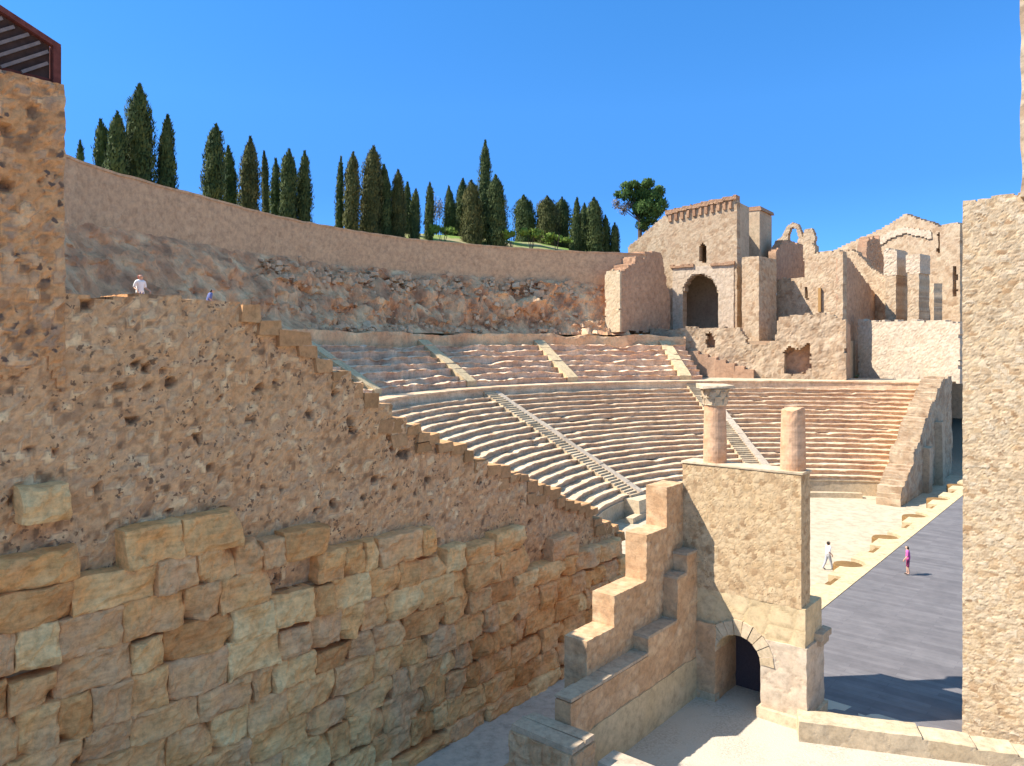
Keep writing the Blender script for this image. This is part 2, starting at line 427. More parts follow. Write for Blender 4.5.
# ashlar facing: eroded blocks in courses
py18 = TYP(18.4)
ztl = [py18.sz(*p) for p in [(-60, 588), (0, 580), (76, 552), (80, 532), (120, 524), (190, 519), (196, 540), (270, 546), (300, 556), (312, 548), (384, 542),
                             (460, 535), (466, 546), (515, 538), (522, 556), (560, 548), (600, 548), (626, 545)]]
def block(mb, X0, X1, z0, z1, Y, depth, tone, rr, nx=16, nz_=10):
    vs = []; fs = []; sd = rr.uniform(0, 99)
    tilt = rr.uniform(-.05, .05); tz = rr.uniform(-.04, .04); rnd_r = rr.uniform(.03, .07)
    cut = [rr.uniform(0, .3) if rr.random() < .3 else 0 for _ in range(4)]
    for i in range(nx+1):
        for k in range(nz_+1):
            u = i/nx; v = k/nz_
            # pull rows toward the edges
            u2 = .5-.5*math.cos(math.pi*u); v2 = .5-.5*math.cos(math.pi*v)
            X = lerp(X0, X1, u2); z = lerp(z0, z1, v2)
            e = min(u2, 1-u2)*(X1-X0); g = min(v2, 1-v2)*(z1-z0)
            q = Vector((X*1.6, z*1.6, sd))
            off = -rnd_r*math.exp(-e/.028)-rnd_r*math.exp(-g/.028)+.17*noise.fractal(q, .9, 2.1, 6)+.05*noise.fractal(q*5, 1, 2, 3)+tilt*(u2-.5)*2+tz*(v2-.5)*2
            for ci, (cu, cv) in enumerate(((0, 0), (1, 0), (1, 1), (0, 1))):
                dd = math.hypot((u2-cu)*(X1-X0), (v2-cv)*(z1-z0))
                off -= cut[ci]*math.exp(-(dd/.25)**2)*1.6
            j = noise.noise_vector(q*1.5)*.035+noise.noise_vector(q*5)*.02
            vs.append(T(X+j.x*(1 if 0 < i < nx else .6), Y-off, z+j.y))
    W = nz_+1
    for i in range(nx):
        for k in range(nz_):
            a = i*W+k; fs.append((a, a+W, a+W+1, a+1))
    bd = [i*W for i in range(nx+1)]+[nx*W+k for k in range(1, W)]+[i*W+nz_ for i in range(nx-1, -1, -1)]+[k for k in range(nz_-1, 0, -1)]
    nb = len(vs)
    for a in bd:
        v = vs[a].copy(); p = EY*depth; vs.append(v+Vector((p.x, p.y, 0)))
    for t in range(len(bd)):
        t2 = (t+1) % len(bd)
        fs.append((bd[t2], bd[t], nb+t, nb+t2))
    mb.add(vs, fs, [clamp(tone+.18*noise.noise(v*1.3)) for v in vs])
mb = MB(); rr = random.Random(5)
z = -1.2; ci = 0
hs = [.7, .85, .95, .8, .9, .75, .95, .85, .9, .8, .9, .85]
for hc in hs:
    X = -14+rr.uniform(0, 1)
    while X < 30.6:
        L = rr.uniform(.6, 1.9) if ci else rr.uniform(1.8, 2.8)
        X1 = min(X+L, 30.8)
        zt = interp((X+X1)/2, ztl)+rr.choice([0, 0, 0, -.6, .35])
        if z+hc*.55 < zt and X1-X > .3:
            miss = ci > 1 and rr.random() < .02
            if not miss:
                out = rr.choice([0, 0, .02, .04])+rr.uniform(-.04, .06) if ci else .15
                hz = hc-(rr.uniform(0, .2) if rr.random() < .2 else 0)
                block(mb, X-.01, X1+rr.uniform(-.02, .015), z-.012, z+hz+.012, 18.4-out, .75, rr.random(), rr)
        X = X1
    z += hc; ci += 1
a = py18.sz(25, 527); b = py18.sz(73, 484)
block(mb, a[0], b[0], a[1], b[1], 18.45, .7, .9, rr)
mb.build('ashlar_facing', M['ashlar'], wall_l, smooth=False)
# packing stone behind the blocks so no gap shows light
slab('packing_fill', M['edge'], TY(18.86), -14, 30.6, -1.2, 8.6, .2, lambda s, z: z < interp(s, ztl)-1.1, .3, amp=.06, stone=.3, parent=wall_l, seed=4.)

# tower rising at the far left, rusted balustrade on top
tw = TYP(18.85)
sz = tw.sz
tz_ = sz(64, 83)[1]; tx = sz(65, 200)[0]
tower = slab('masonry_tower', M['tower'], TY(18.93), -12, tx, za-3.2, tz_+.05, .08,
             lambda s, z: z > za-1.4+1.3*noise.fractal(Vector((s*.5, z*.2, 8)), 1, 2, 4) and z < tz_-.04+.05*noise.noise(Vector((s, 0, 2))) and s < tx+.05*noise.noise(Vector((0, z*.8, 3))), 2.4, amp=.09, stone=.25, seed=2., pits=.03, big=.08, layers=3)
tag(tower, 'tall orange-brown rubble tower stub above the retaining wall at the left edge', 'tower')
bal = empty('balustrade', T(tx-1, 19.4, tz_), 'rusty steel balustrade with slanting bars on top of the rubble tower', 'balustrade')
yb = 19.1
X1 = TYP(yb).sz(60, 60)[0]; X0 = TYP(yb).sz(8, 60)[0]; zb0 = tz_+.02
ztr = TYP(yb).sz(59, 47)[1]; X00 = X0-2.5
ztl2 = ztr+(TYP(yb).sz(0, 8)[1]-ztr)*(X1-X00)/(X1-TYP(yb).sz(0, 8)[0])
def barT(mb, Xa, za_, Xb, zb_, w, y0, y1, tone=.5):
    d = (T(Xb, 0, zb_)-T(Xa, 0, za_)); n = d.normalized().cross(T(0, 1)).normalized()*w
    mb.box(T(Xa, y0, za_)-n*.5, d, T(0, y1-y0), n, tone)
m1 = MB(); barT(m1, X00, ztl2, X1, ztr, .12, yb-.02, yb+.14); m1.build('handrail', M['corten'], bal)
m1 = MB(); m1.box(T(X1-.14, yb-.015, zb0), T(.16, 0), T(0, 1.3), (0, 0, ztr-zb0+.02)); m1.build('end_post', M['corten'], bal)
m1 = MB(); m1.box(T(X00, yb+.13, zb0), T(X1-X00-.16, 0), T(0, .04), (0, 0, .12)); m1.build('bottom_rail', M['corten'], bal)
m1 = MB()
vs = [T(X00, yb+.16, zb0), T(X1-.16, yb+.16, zb0), T(X1-.16, yb+.16, ztr+.02), T(X00, yb+.16, ztl2+.02)]
vs += [v+T(0, .05) for v in vs]
m1.add(vs, [(0, 1, 2, 3), (7, 6, 5, 4), (0, 4, 5, 1), (1, 5, 6, 2), (2, 6, 7, 3), (3, 7, 4, 0)]); m1.build('back_panel', M['panel'], bal)
slope_t = (ztr-ztl2)/(X1-X00)
k = 0
for i in range(12):
    xs = X1-.75-i*.4; z_low = zb0+.1; z_hi = z_low+1.9; xe = xs+2.9
    if xs < X00: break
    zt_at = lambda q: ztl2+slope_t*(q-X00)-.12
    f_ = 1.
    while f_ > .05 and (z_low+(z_hi-z_low)*f_ > zt_at(xs+(xe-xs)*f_) or xs+(xe-xs)*f_ > X1-.2): f_ -= .02
    ze = z_low+(z_hi-z_low)*f_
    m1 = MB(); barT(m1, xs, z_low, xs+(xe-xs)*f_, ze, .07, yb+.05, yb+.12, .5); m1.build('slanting_bar', M['bar'], bal)

# ---------------------------------------------------------------- stepped walls in the middle
def steps_fn(lst, zmin):
    def f(s, z):
        for a, b, zt in lst:
            if a <= s < b: return zmin <= z < zt
        return False
    return f
A_st = [(19.2, 20.77, 3.6), (20.77, 22.75, 4.6), (22.75, 24.15, 6.1), (24.15, 25.43, 7.5)]
sa = slab('stepped_wall', M['brownwall'], TY(13.0), 19.2, 25.43, -1.2, 7.52, .07, steps_fn(A_st, -1.2), .8, amp=.035, stone=.32, seed=6., course=1.3, layers=2, jit=.2)
tag(sa, 'thick stepped masonry wall with sunlit step tops rising towards the archway', 'wall')
stw = empty('stair_wall', T(20, 12.6, 0), 'lower ochre stair wall with grey treads along the foot of the stepped wall', 'wall')
B_st = [(17.6, 21.9, 2.58), (21.9, 23.9, 3.1), (23.9, 24.6, 4.55), (24.6, 25.43, 5.2)]
Yb = 12.45
slab('stair_body', M['brownwall'], TY(Yb), 17.6, 25.43, 1.35, 5.2, .08, steps_fn([(a, b, z-.08) for a, b, z in B_st], 1.35), .53, amp=.035, stone=.7, parent=stw, seed=7., course=1.6, layers=2, jit=.2)
slab('stone_footing', M['newstone'], TY(Yb-.05), 17.9, 25.43, -.2, 1.42, .15, lambda s, z: True, .55, amp=.012, stone=2., parent=stw, seed=7.5)
mb = MB(); rr = random.Random(8)
for a, b, zt in B_st[:2]:
    x = a
    while x < b-.05:
        L = min(rr.uniform(.8, 1.4), b-x)
        mb.box(T(x+.01, Yb-.03, zt-.075), T(L-.02, 0), T(0, .57), (0, 0, .075+rr.uniform(0, .02)), rr.random(), .012); x += L
for a, b, zt in B_st[2:]:
    mb.box(T(a+.01, Yb-.03, zt-.075), T(b-a-.02, 0), T(0, .57), (0, 0, .08), .3, .01)
mb.build('stair_tread', M['greystone'], stw)
# foot block
mb = MB(); rr = random.Random(21)
ft = empty('foundation_block', T(16.6, 12.6, -1.2), 'rough brown foundation block with grey slab top at the foot of the stair wall', 'wall')
slab('block_body', M['brownwall'], TX(16.5), -13.75, -11.65, -1.2, 1.75, .08, lambda s, z: True, 1.05, amp=.08, stone=.5, parent=ft, seed=8., big=.1, layers=4)
slab('block_side', M['brownwall'], TY(11.62), 16.52, 17.55, -.2, 1.74, .08, lambda s, z: True, .2, amp=.07, stone=.5, parent=ft, seed=8.6, big=.05, layers=2)
for i, (xa, xb) in enumerate(((16.53, 17.1), (17.13, 17.58))):
    mb.box(T(xa, 11.62, 1.77), T(xb-xa, 0), T(0, 2.1), (0, 0, .14), .4+.3*i, .03)
mb.build('slab_top', M['greystone'], ft)
slab('lower_step', M['brownwall'], TX(15.75), -13.7, -12.2, -1.2, 1.0, .08, lambda s, z: z < .95+.1*noise.noise(Vector((s*2, 0, 0))), .74, amp=.09, stone=.45, parent=ft, seed=8.3, big=.1, layers=4)
mb = MB()
mb.box(T(17.62, 5.0, -.05), T(.8, 0), T(0, 6.55), (0, 0, 1.22), .5)
bm_o = mb.build('concrete_kerb', M['concrete'])
tag(bm_o, 'low grey concrete kerb beside the foundation block at the bottom edge', 'kerb')

# ---------------------------------------------------------------- gateway with arch, two columns on it
gate = empty('arched_gateway', T(26, 10.8, 0), 'cream masonry gateway wall with a small arch at its foot and two columns on top', 'gateway')
def arch_in(s, z, y0, y1, spring):
    y = -s
    if not (y0 < y < y1): return False
    if z < spring: return True
    r = (y1-y0)/2; return (y-(y0+y1)/2)**2+(z-spring)**2 < r*r
slab('upper_wall', M['cream'], TX(25.4), -13.0, -8.75, 3.86, 8.26, .055, lambda s, z: True, .85, amp=.014, stone=.2, parent=gate, seed=11., jit=.2, layers=2)
mb = MB()
mb.box(T(25.36, 8.7, 8.255), T(.94, 0), T(0, 4.33), (0, 0, .07), .5, .015); mb.build('coping', M['pale'], gate)
am = slab('arch_masonry', M['newstone'], TX(25.41), -13.0, -8.62, 1.5, 3.88, .05, lambda s, z: not arch_in(s, z, 10.1, 11.7, 1.7), 1.6, amp=.02, stone=.7, parent=gate, seed=13., layers=2)
mb = MB(); rr = random.Random(4)
NV = 11
for i in range(NV):        # voussoirs
    a0 = math.pi*i/NV+.012; a1 = math.pi*(i+1)/NV-.012
    r0, r1 = .81, 1.28+rr.uniform(-.04, .05)
    vs = []
    for X in (25.33+rr.uniform(-.02, .02), 25.75):
        for (r, a) in ((r0, a0), (r1, a0), (r1, a1), (r0, a1)):
            vs.append(T(X, 10.9+r*math.cos(a), 1.72+r*math.sin(a)))
    mb.add(vs, [(0, 1, 2, 3), (7, 6, 5, 4), (0, 4, 5, 1), (1, 5, 6, 2), (2, 6, 7, 3), (3, 7, 4, 0)], rr.random())
mb.build('arch_ring', M['pale'], am)
mb = MB(); mb.box(T(27.06, 10.0, -.1), T(.12, 0), T(0, 1.8), (0, 0, 2.7)); mb.build('doorway_shade', M['opening'], gate)  # no real leaf: dark sheet standing in for the shade beyond the arch
slab('pier', M['plaster'], TX(25.36), -10.08, -8.56, -.1, 2.62, .09, lambda s, z: True, 1.72, amp=.025, stone=.8, parent=gate, seed=14., layers=3)
slab('pier', M['brownwall'], TX(25.3), -13.0, -11.7, -.1, 2.7, .09, lambda s, z: True, 1.78, amp=.03, stone=.6, parent=gate, seed=15., layers=3)
mb = MB()
mb.box(T(25.2, 8.45, -.05), T(1.95, 0), T(0, 1.7), (0, 0, .38), .4, .03); mb.box(T(25.28, 11.68, -.05), T(.3, 0), T(0, 1.3), (0, 0, .3), .2, .03)
mb.build('plinth', M['pale'], gate)
mb = MB()
mb.box(T(26.3, 8.36, 2.63), T(.95, 0), T(0, .3), (0, 0, .22), .3, .02); mb.box(T(26.4, 8.44, 2.4), T(.8, 0), T(0, .25), (0, 0, .25), .2, .02)
mb.build('moulding', M['greystone'], gate)

def column(px, dX, zb_, rad, height, cap, label):
    u = (px-512)/F; X = 25.85+dX
    d = X/(.7705+.6374*u); Y = d*(.6374-.7705*u)
    b = T(X, Y, zb_)
    col = empty('column', b, label, 'column', 'columns on the gateway')
    m1 = MB(); hs_ = height-(.75 if cap else 0)
    pr = []
    for i in range(15):
        t = i/14; pr.append((rad*(1.03-.1*t**1.5), .0-.05+(hs_+.05)*t))
    m1.lathe(b, pr, 28, .5, .012)
    if not cap:
        for i in range(len(m1.v)-28, len(m1.v)): m1.v[i].z += random.uniform(-.09, .06)
    m1.build('shaft', M['travertine'], col, smooth=False)
    if cap:
        m1 = MB(); z0 = hs_
        m1.lathe(b, [(rad*.96, z0), (rad*1.04, z0+.04), (rad*.98, z0+.08), (rad*1.02, z0+.35), (rad*1.25, z0+.6)], 20, .5, .04)
        for row, (zz, n, r, hh) in enumerate(((z0+.06, 8, rad*1.02, .3), (z0+.26, 8, rad*1.08, .3))):
            for k in range(n):
                a = 2*math.pi*(k+.5*row)/n
                e = Vector((math.cos(a), math.sin(a), 0)); t = Vector((-e.y, e.x, 0))
                p0 = b+e*r+Vector((0, 0, zz)); w = .13
                tip = e*(.13+random.uniform(-.03, .02))+Vector((0, 0, hh*.86))
                mid = e*.05+Vector((0, 0, hh*.9))
                vs = [p0-t*w, p0+t*w, p0+mid-t*w*.8, p0+mid+t*w*.8, p0+tip-t*w*.4, p0+tip+t*w*.4]
                vs += [v-e*.06 for v in vs]
                m1.add(vs, [(0, 1, 3, 2), (2, 3, 5, 4), (6, 8, 9, 7), (8, 10, 11, 9), (0, 2, 8, 6), (1, 7, 9, 3), (2, 4, 10, 8), (3, 9, 11, 5), (4, 5, 11, 10)], .4)
        cpt = m1.build('capital', M['capital'], col)
        m1 = MB(); q = rad*1.32
        m1.box(b+Vector((-q, -q, z0+.6)), (2*q, 0, 0), (0, 2*q, 0), (0, 0, .13), .6, .05); m1.build('abacus', M['capital'], cpt)
    return col
column(715, 0, 8.37, .4, 2.72, True, 'pink column with a carved leafy capital standing on the gateway')
column(793, 0, 8.37, .4, 2.0, False, 'shorter pink column stump without capital standing on the gateway')

# ---------------------------------------------------------------- low wall, right-hand wall and tall building sliver
lw = slab('low_wall', M['pale'], plane_frame((9.05, 24.3), (4.9, -1.4)), 0, 8, -.2, 1.02, .08,
          lambda s, z: z < .60+.03*noise.noise(Vector((s*1.1, 0, 0)))-.06*max(0, s-3), .9, amp=.015, stone=.9, seed=16., layers=3, big=.05)
tag(lw, 'low sunlit stone wall between the archway and the right-hand wall at the bottom', 'wall')
rw = slab('tall_rubble_wall', M['right'], TX(28.2), -4.6, 5.0, -.3, 17.3, .06,
          lambda s, z: z < 17.15+.12*noise.noise(Vector((s*1.3, 0, 7))) and s > -4.6+.04*noise.noise(Vector((0, z*1.2, 3))), 2.0, amp=.022, stone=.24, seed=17., big=.06, course=1.6, layers=3)
tag(rw, 'tall sunlit cream rubble wall filling the right edge in front of the stage', 'wall')
rt = slab('pink_tower', M['church'], TX(28.0), -3.02, 4.0, 17.0, 30, .25, lambda s, z: True, 2.5, amp=.05, stone=.5, seed=18.)
tag(rt, 'pale pinkish tower sliver rising above the right-hand rubble wall', 'tower')

# ---------------------------------------------------------------- stage
stg = empty('stage_platform', T(50, 9, -1.2), 'large grey planked theatre stage beyond the archway', 'stage')
mb = MB(); mb.box(T(27.15, -6, -1.2), T(60, 0), T(0, 17.9), (0, 0, 1.2)); mb.build('plank_floor', M['planks'], stg)
# stage front with alternating niches (plan outline, extruded)
X0f, X1f = 33.0, 84.0
line = []
xc = 34.2; k = 0; d_n = .85
while xc < 83:
    if k % 2:
        w = 1.05
        for i in range(13):
            a = math.pi*i/12; line.append((xc-w*math.cos(a), 13.45-1.05*math.sin(a)))
    else:
        w = .95
        line += [(xc-w, 13.45), (xc-w, 12.75), (xc+w, 12.75), (xc+w, 13.45)]
    xc += 4.05; k += 1
strip = [(X0f, 13.45)]+line+[(X1f, 13.45)]
vs = []; fs = []
for i, (x, y) in enumerate(strip):
    vs += [T(x, 11.92, .02), T(x, y, .02), T(x, y, -1.25)]
for i in range(len(strip)-1):
    a = i*3; b = a+3
    if abs(strip[i+1][0]-strip[i][0]) > 1e-4: fs.append((a, b, b+1, a+1))
    fs.append((a+1, b+1, b+2, a+2))
n0 = len(vs)
vs += [T(X0f, 11.92, .02), T(X0f, 11.92, -1.25), T(X0f, 13.45, -1.25), T(X0f, 13.45, .02)]; fs.append((n0, n0+3, n0+2, n0+1))
sf = obj('stage_front', vs, fs, M['newstone'], stg, {'tone': [.5]*len(vs), 'mort': [0.]*len(vs)})
xc = 34.2; k = 0
while xc < 83:
    m1 = MB()
    if k % 2: m1.lathe(T(xc, 13.3, -1.24), [(.84, 0), (.82, 1.08), (.78, 1.14)], 16, .6, .03)
    else:
        m1.box(T(xc-.93, 12.77, -1.24), T(1.86, 0), T(0, .33), (0, 0, 1.12), .5, .01); m1.box(T(xc-.93, 13.11, -1.24), T(1.86, 0), T(0, .33), (0, 0, .9), .7, .01)
    m1.build('niche_shade_fill', M['niche'], sf)  # near-flush brown fill, its dark colour standing in for the shaded niche interior
    xc += 4.05; k += 1
# small scattered drain stones on the orchestra
# ---------------------------------------------------------------- seating
def ring_pt(r, th, z): return Vector((CV.x+r*math.cos(th), CV.y+r*math.sin(th), z))
BASE = R(50.4)
def arc(r, yfar=17.2, ynear=19.8, tmin=None):
    p0 = math.asin(clamp((yfar-CY)/r, 0, .99)); p1 = math.pi-math.asin(clamp((ynear-CY)/r, 0, .99))
    t0, t1 = BASE+p0, BASE+p1
    if tmin: t0 = max(t0, R(tmin))
    return t0, t1
def ring_part(name, prof, th0, th1, mat, parent, wob=.04, seed=0., step=.35, ends=True, worn=None, freq=.5, dark=()):
    """profile [(r, z)...] swept between two angles, edges worn by noise"""
    rm = prof[0][0]; n = max(2, int(rm*(th1-th0)/step)); vs = []; fs = []; tn = []
    m = len(prof)
    for i in range(n+1):
        th = lerp(th0, th1, i/n); bt = h01(math.floor(rm*th/1.15+seed*.37), seed); b2 = h01(math.floor(rm*th/1.15+seed*.37), seed, 5)
        for j, (r, z) in enumerate(prof):
            if 0 < j < m-1:
                q = Vector((rm*th*freq, j*1.7, seed))
                dr = wob*noise.fractal(q*2, 1, 2, 3); dz = wob*.8*noise.fractal(q*2+Vector((9, 4, 2)), 1, 2, 3)
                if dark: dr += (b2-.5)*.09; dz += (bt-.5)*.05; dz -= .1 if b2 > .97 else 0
                if worn: dz -= worn*max(0, noise.noise(Vector((rm*th*.25, seed*.37, 5.))))
            else: dr = dz = 0
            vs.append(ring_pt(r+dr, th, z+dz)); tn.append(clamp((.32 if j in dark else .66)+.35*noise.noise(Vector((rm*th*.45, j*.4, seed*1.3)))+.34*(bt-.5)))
    for i in range(n):
        for j in range(m-1):
            a = i*m+j; fs.append((a, a+1, a+m+1, a+m))
    if ends:
        fs.append(tuple(range(m))); fs.append(tuple(range(n*m, n*m+m))[::-1])
    return obj(name, vs, [f[::-1] for f in fs], mat, parent, {'tone': tn, 'mort': [0.]*len(vs)})
low = empty('lower_seating_tier', Vector((CV.x-8, CV.y+28, -1.2)), 'lower tier of curved stone seat rows with stepped aisles facing the orchestra', 'seating')
NR = 19; r0, z0, r1, z1 = 22.0, .15, 37.0, 7.75
dr = (r1-r0)/NR; dz = (z1-z0)/NR
ring_part('podium', [(r0-.0, -1.25), (r0, z0-.1), (r0-.06, z0-.08), (r0-.06, z0+.02), (r0+.3, z0+.02), (r0+.3, -1.25)], *arc(r0), M['pale'], low, .02, 1)
ring_part('front_bench', [(r0-1.5, -1.25), (r0-1.5, -.75), (r0-.9, -.75), (r0-.9, -1.25)], R(78), R(150), M['pale'], low, .02, 1)
for i in range(NR):
    a = r0+dr*i; zt = z0+dz*(i+1); zb_ = z0+dz*i
    prof_ = [(a+.06, zb_-.05), (a+.08, zt-.12), (a-.04, zt-.10), (a-.05, zt), (a+dr*.55, zt+.0), (a+dr+.12, zt-.02), (a+dr+.12, zb_-.05)]
    if i == NR-1: prof_[-2] = (a+dr+.02, zt-.02); prof_[-1] = (a+dr+.02, zb_-.05)
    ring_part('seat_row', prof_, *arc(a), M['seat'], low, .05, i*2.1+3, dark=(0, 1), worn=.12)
# wall and walkway above the lower tier
zw = 8.55
ring_part('crossing_wall', [(37.03, z1-.6), (37.05, zw-.16), (36.93, zw-.14), (36.93, zw), (38.9, zw+.02), (38.9, z1-.6)], *arc(37.1), M['seat'], low, .03, 77)
ring_part('walkway_paving', [(38.85, 7.), (38.85, zw+.03), (43.5, zw+.06), (43.5, 7.)], arc(38.9)[0], R(99), M['orchestra'], low, .03, 78)
def aisle(name, th, ra, za_, rb, zb_, width, mat, parent, raise_=.3, nst=None):
    n = nst or int((rb-ra)/.3); vs = []; fs = []
    e = Vector((math.cos(th), math.sin(th), 0)); t = Vector((-e.y, e.x, 0))
    c0 = Vector((CV.x, CV.y, 0)); m1 = MB()
    if name == 'aisle_slab':
        for i in range(5):
            L = (rb-ra)/5; zz = lerp(za_, zb_, i/5)+raise_+random.uniform(-.02, .02)
            m1.box(c0+e*(ra+L*i)-t*width*.5+Vector((0, 0, zz-1.4)), e*(L-.02)+Vector((0, 0, (zb_-za_)/5)), t*width, (0, 0, 1.4), random.random(), .03)
        return m1.build(name, mat, parent)
    for i in range(n):
        rr0 = lerp(ra, rb, i/n); zz = lerp(za_, zb_, (i+1)/n)+raise_
        m1.box(c0+e*rr0-t*width*.5+Vector((0, 0, zz-1.4)), e*((rb-ra)/n+.01), t*width, (0, 0, 1.4), random.random(), .03)
    return m1.build(name, mat, parent)
for th in (142, 101):
    ai = aisle('aisle_steps', R(th), r0-.3, z0-.2, r1+.1, z1, 1.5, M['pale'], low, .4)
    # raised grey kerb on the right side of the aisle
    e = Vector((math.cos(R(th)), math.sin(R(th)), 0)); t = Vector((-e.y, e.x, 0)); c0 = Vector((CV.x, CV.y, 0))
    m1 = MB(); n = 12
    for i in range(n):
        L = (r1-r0+.35)/n; ra = r0-.35+L*i; zz = lerp(z0, z1, i/n)+.42+random.uniform(-.03, .03)
        m1.box(c0+e*ra-t*1.45+Vector((0, 0, zz-1.5)), e*(L-.02)+Vector((0, 0, (z1-z0)/n)), t*.75, (0, 0, 1.5), random.random(), .03)
    m1.build('aisle_kerb', M['concrete'], ai)
m1 = MB()      # worn block at the foot of the left aisle
e = Vector((math.cos(R(142)), math.sin(R(142)), 0)); t = Vector((-e.y, e.x, 0))
m1.box(Vector((CV.x, CV.y, -1.2))+e*20.6-t*1.3, e*1.5, t*2.6, (0, 0, 1.5), .4, .06)
m1.build('aisle_foot', M['pale'], low)

upp = empty('upper_seating_tier', Vector((CV.x-25, CV.y+33, 8.5)), 'upper tier of eroded patchy seat rows crossed by pale diagonal aisles', 'seating')
NU = 7; ra, rb, za2, zb2 = 38.9, 45.2, 8.6, 12.5
du = (rb-ra)/NU; dzu = (zb2-za2)/NU
for i in range(NU):
    a = ra+du*i; zt = za2+dzu*(i+1); zb_ = za2+dzu*i
    prof_ = [(a+.05, zb_-.3), (a+.08, zt-.12), (a-.02, zt), (a+du*.5, zt), (a+du+.12, zt-.05), (a+du+.12, zb_-.3)]
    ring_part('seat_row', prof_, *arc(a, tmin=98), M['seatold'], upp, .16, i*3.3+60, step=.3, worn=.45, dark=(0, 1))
for th in (164, 142.4, 122, 101):
    aisle('aisle_slab', R(th), ra-.1, za2, rb, zb2, 1.35, M['newstone'], upp, .5)
tw_ = ring_part('terrace_wall', [(45.3, 12.0), (45.35, 13.5), (45.4, 13.75), (46.9, 13.8), (46.9, 12.)], R(97.5), R(218), M['rock'], None, .12, 91, step=.4, worn=.6)
ring_part('landing', [(42.6, 12.), (42.6, 13.74), (52.9, 13.76), (52.9, 12.)], R(176), R(206), M['rock'], tw_, .0, 92, step=.8)
tag(tw_, 'low reddish worn terrace wall above the upper seat rows', 'wall')
# rock bank between the terrace and the gallery wall
def r3(thd): return interp(thd, [(90, 49), (109, 49.2), (125, 49.8), (139, 51.2), (154, 51.6), (169, 52), (181, 54), (200, 55), (222, 56)])
def rin(thd): return interp(thd, [(99, 46.0), (165, 46), (180, 49.5), (192, 50.8), (218, 52.5)])
vs = []; fs = []; tn = []; NT = 560; NRR = 44
for i in range(NT+1):
    thd = lerp(106, 218, i/NT); th = R(thd); rt_ = r3(thd)+.3
    for j in range(NRR+1):
        u = j/NRR; r = lerp(rin(thd), rt_, u)
        base = interp(u, [(0, 13.7), (.2, 14.3), (.3, 15.0), (.62, 18.0), (.72, 18.6), (1, 20.7)])
        s = th*49
        q = Vector((s*.33, base*.5, 2.)); q2 = Vector((s*.9, base*1.1, 7.))
        calm = 1 if thd < 160 else clamp(1-(thd-160)/20, .55, 1)
        amp_ = 1.0*min(1, u*4)*min(1, (1-u)*5)*calm*clamp((thd-105)/14, .3, 1)
        dz_ = amp_*(1.0*noise.fractal(q, 1, 2, 3)+.75*noise.ridged_multi_fractal(q2, 1, 2, 3, 1, 2)*.5-.3)
        dr_ = amp_*(1.2*noise.fractal(q+Vector((5, 5, 5)), .9, 2.1, 5)+.35*noise.fractal(q2*1.8, 1, 2, 3))
        vs.append(ring_pt(r+dr_, th, base+dz_)); tn.append(clamp(.45+.75*noise.fractal(q2*.7, 1, 2, 3)))
for i in range(NT):
    for j in range(NRR):
        a = i*(NRR+1)+j; fs.append((a, a+NRR+1, a+NRR+2, a+1))
rb_o = obj('rock_slope', vs, [f[::-1] for f in fs], M['rock'], None, {'tone': tn, 'mort': [0.]*len(vs)}); tag(rb_o, kind='structure')
# pale tumbled stones along the bank, uncountable
rr = random.Random(77); mb = MB()
def boulder(mb, c, s, tone):
    m = Matrix.Rotation(rr.uniform(0, 3.1), 3, 'Z') @ Matrix.Rotation(rr.gauss(0, .25), 3, 'X') @ Matrix.Rotation(rr.gauss(0, .25), 3, 'Y')
    vs = []
    for dz in (-1, 1):
        for k in range(6):
            a = k*math.pi/3+rr.uniform(-.3, .3); q = rr.uniform(.7, 1.1)*(1 if dz < 0 else .85)
            vs.append(c+m @ Vector((math.cos(a)*s[0]*q, math.sin(a)*s[1]*q, dz*s[2]*rr.uniform(.7, 1.1))))
    fs = [(0, 5, 4, 3, 2, 1), (6, 7, 8, 9, 10, 11)]+[(k, (k+1) % 6, 6+(k+1) % 6, 6+k) for k in range(6)]
    mb.add(vs, fs, tone)
for i in range(520):
    thd = 109+(rr.random()**.9)*52; band = rr.random()
    if band < .6: u = rr.gauss(.78, .07); 
    elif band < .8: u = rr.gauss(.1, .08)
    else: u = rr.uniform(.2, .7)
    u = clamp(u, .01, .97); r = lerp(46, r3(thd)+.3, u)
    base = interp(u, [(0, 13.7), (.2, 14.3), (.3, 15.0), (.62, 18.0), (.72, 18.6), (1, 20.7)])+.25
    sc = rr.uniform(.08, .32)*(1 if rr.random() < .9 else 1.8)
    boulder(mb, ring_pt(r-.05, R(thd), base-.15), (sc*rr.uniform(.8, 2.2), sc*rr.uniform(.8, 1.5), sc*rr.uniform(.5, .9)), rr.random())
st = mb.build('tumbled_stones', M['rockpale']); tag(st, 'pale tumbled stones strewn along the rock bank above the seats', 'stones', kind='stuff')
# gallery wall on top
def gal_frame(s, z, off):
    thd = s; th = R(thd); r = r3(thd)-off
    return ring_pt(r, th, z)
def gal(name, mat, z0, z1, a0, a1, thick, amp, stone_, off, step=.3, parent=None):
    # grid in arc length, mapped to angle
    Lm = 50*R(a1-a0)
    P = lambda s, z, o: gal_frame(a1-math.degrees(s/50), z, o+off)
    return slab(name, mat, P, 0, Lm, z0, z1, step, lambda s, z: True, thick, amp=amp, stone=stone_, seed=30., parent=parent, jit=.25, course=1.4)
gw = empty('gallery_wall', ring_pt(50, R(150), 20), 'long curved plain masonry wall along the top of the theatre below the cypresses', 'wall')
gal('wall_face', M['gallery'], 19.2, 23.85, 102, 218, 1.2, .03, .5, 0, parent=gw)
gal('coping', M['gallery'], 23.84, 24.0, 102, 218, 1.4, .02, 1., .08, parent=gw)

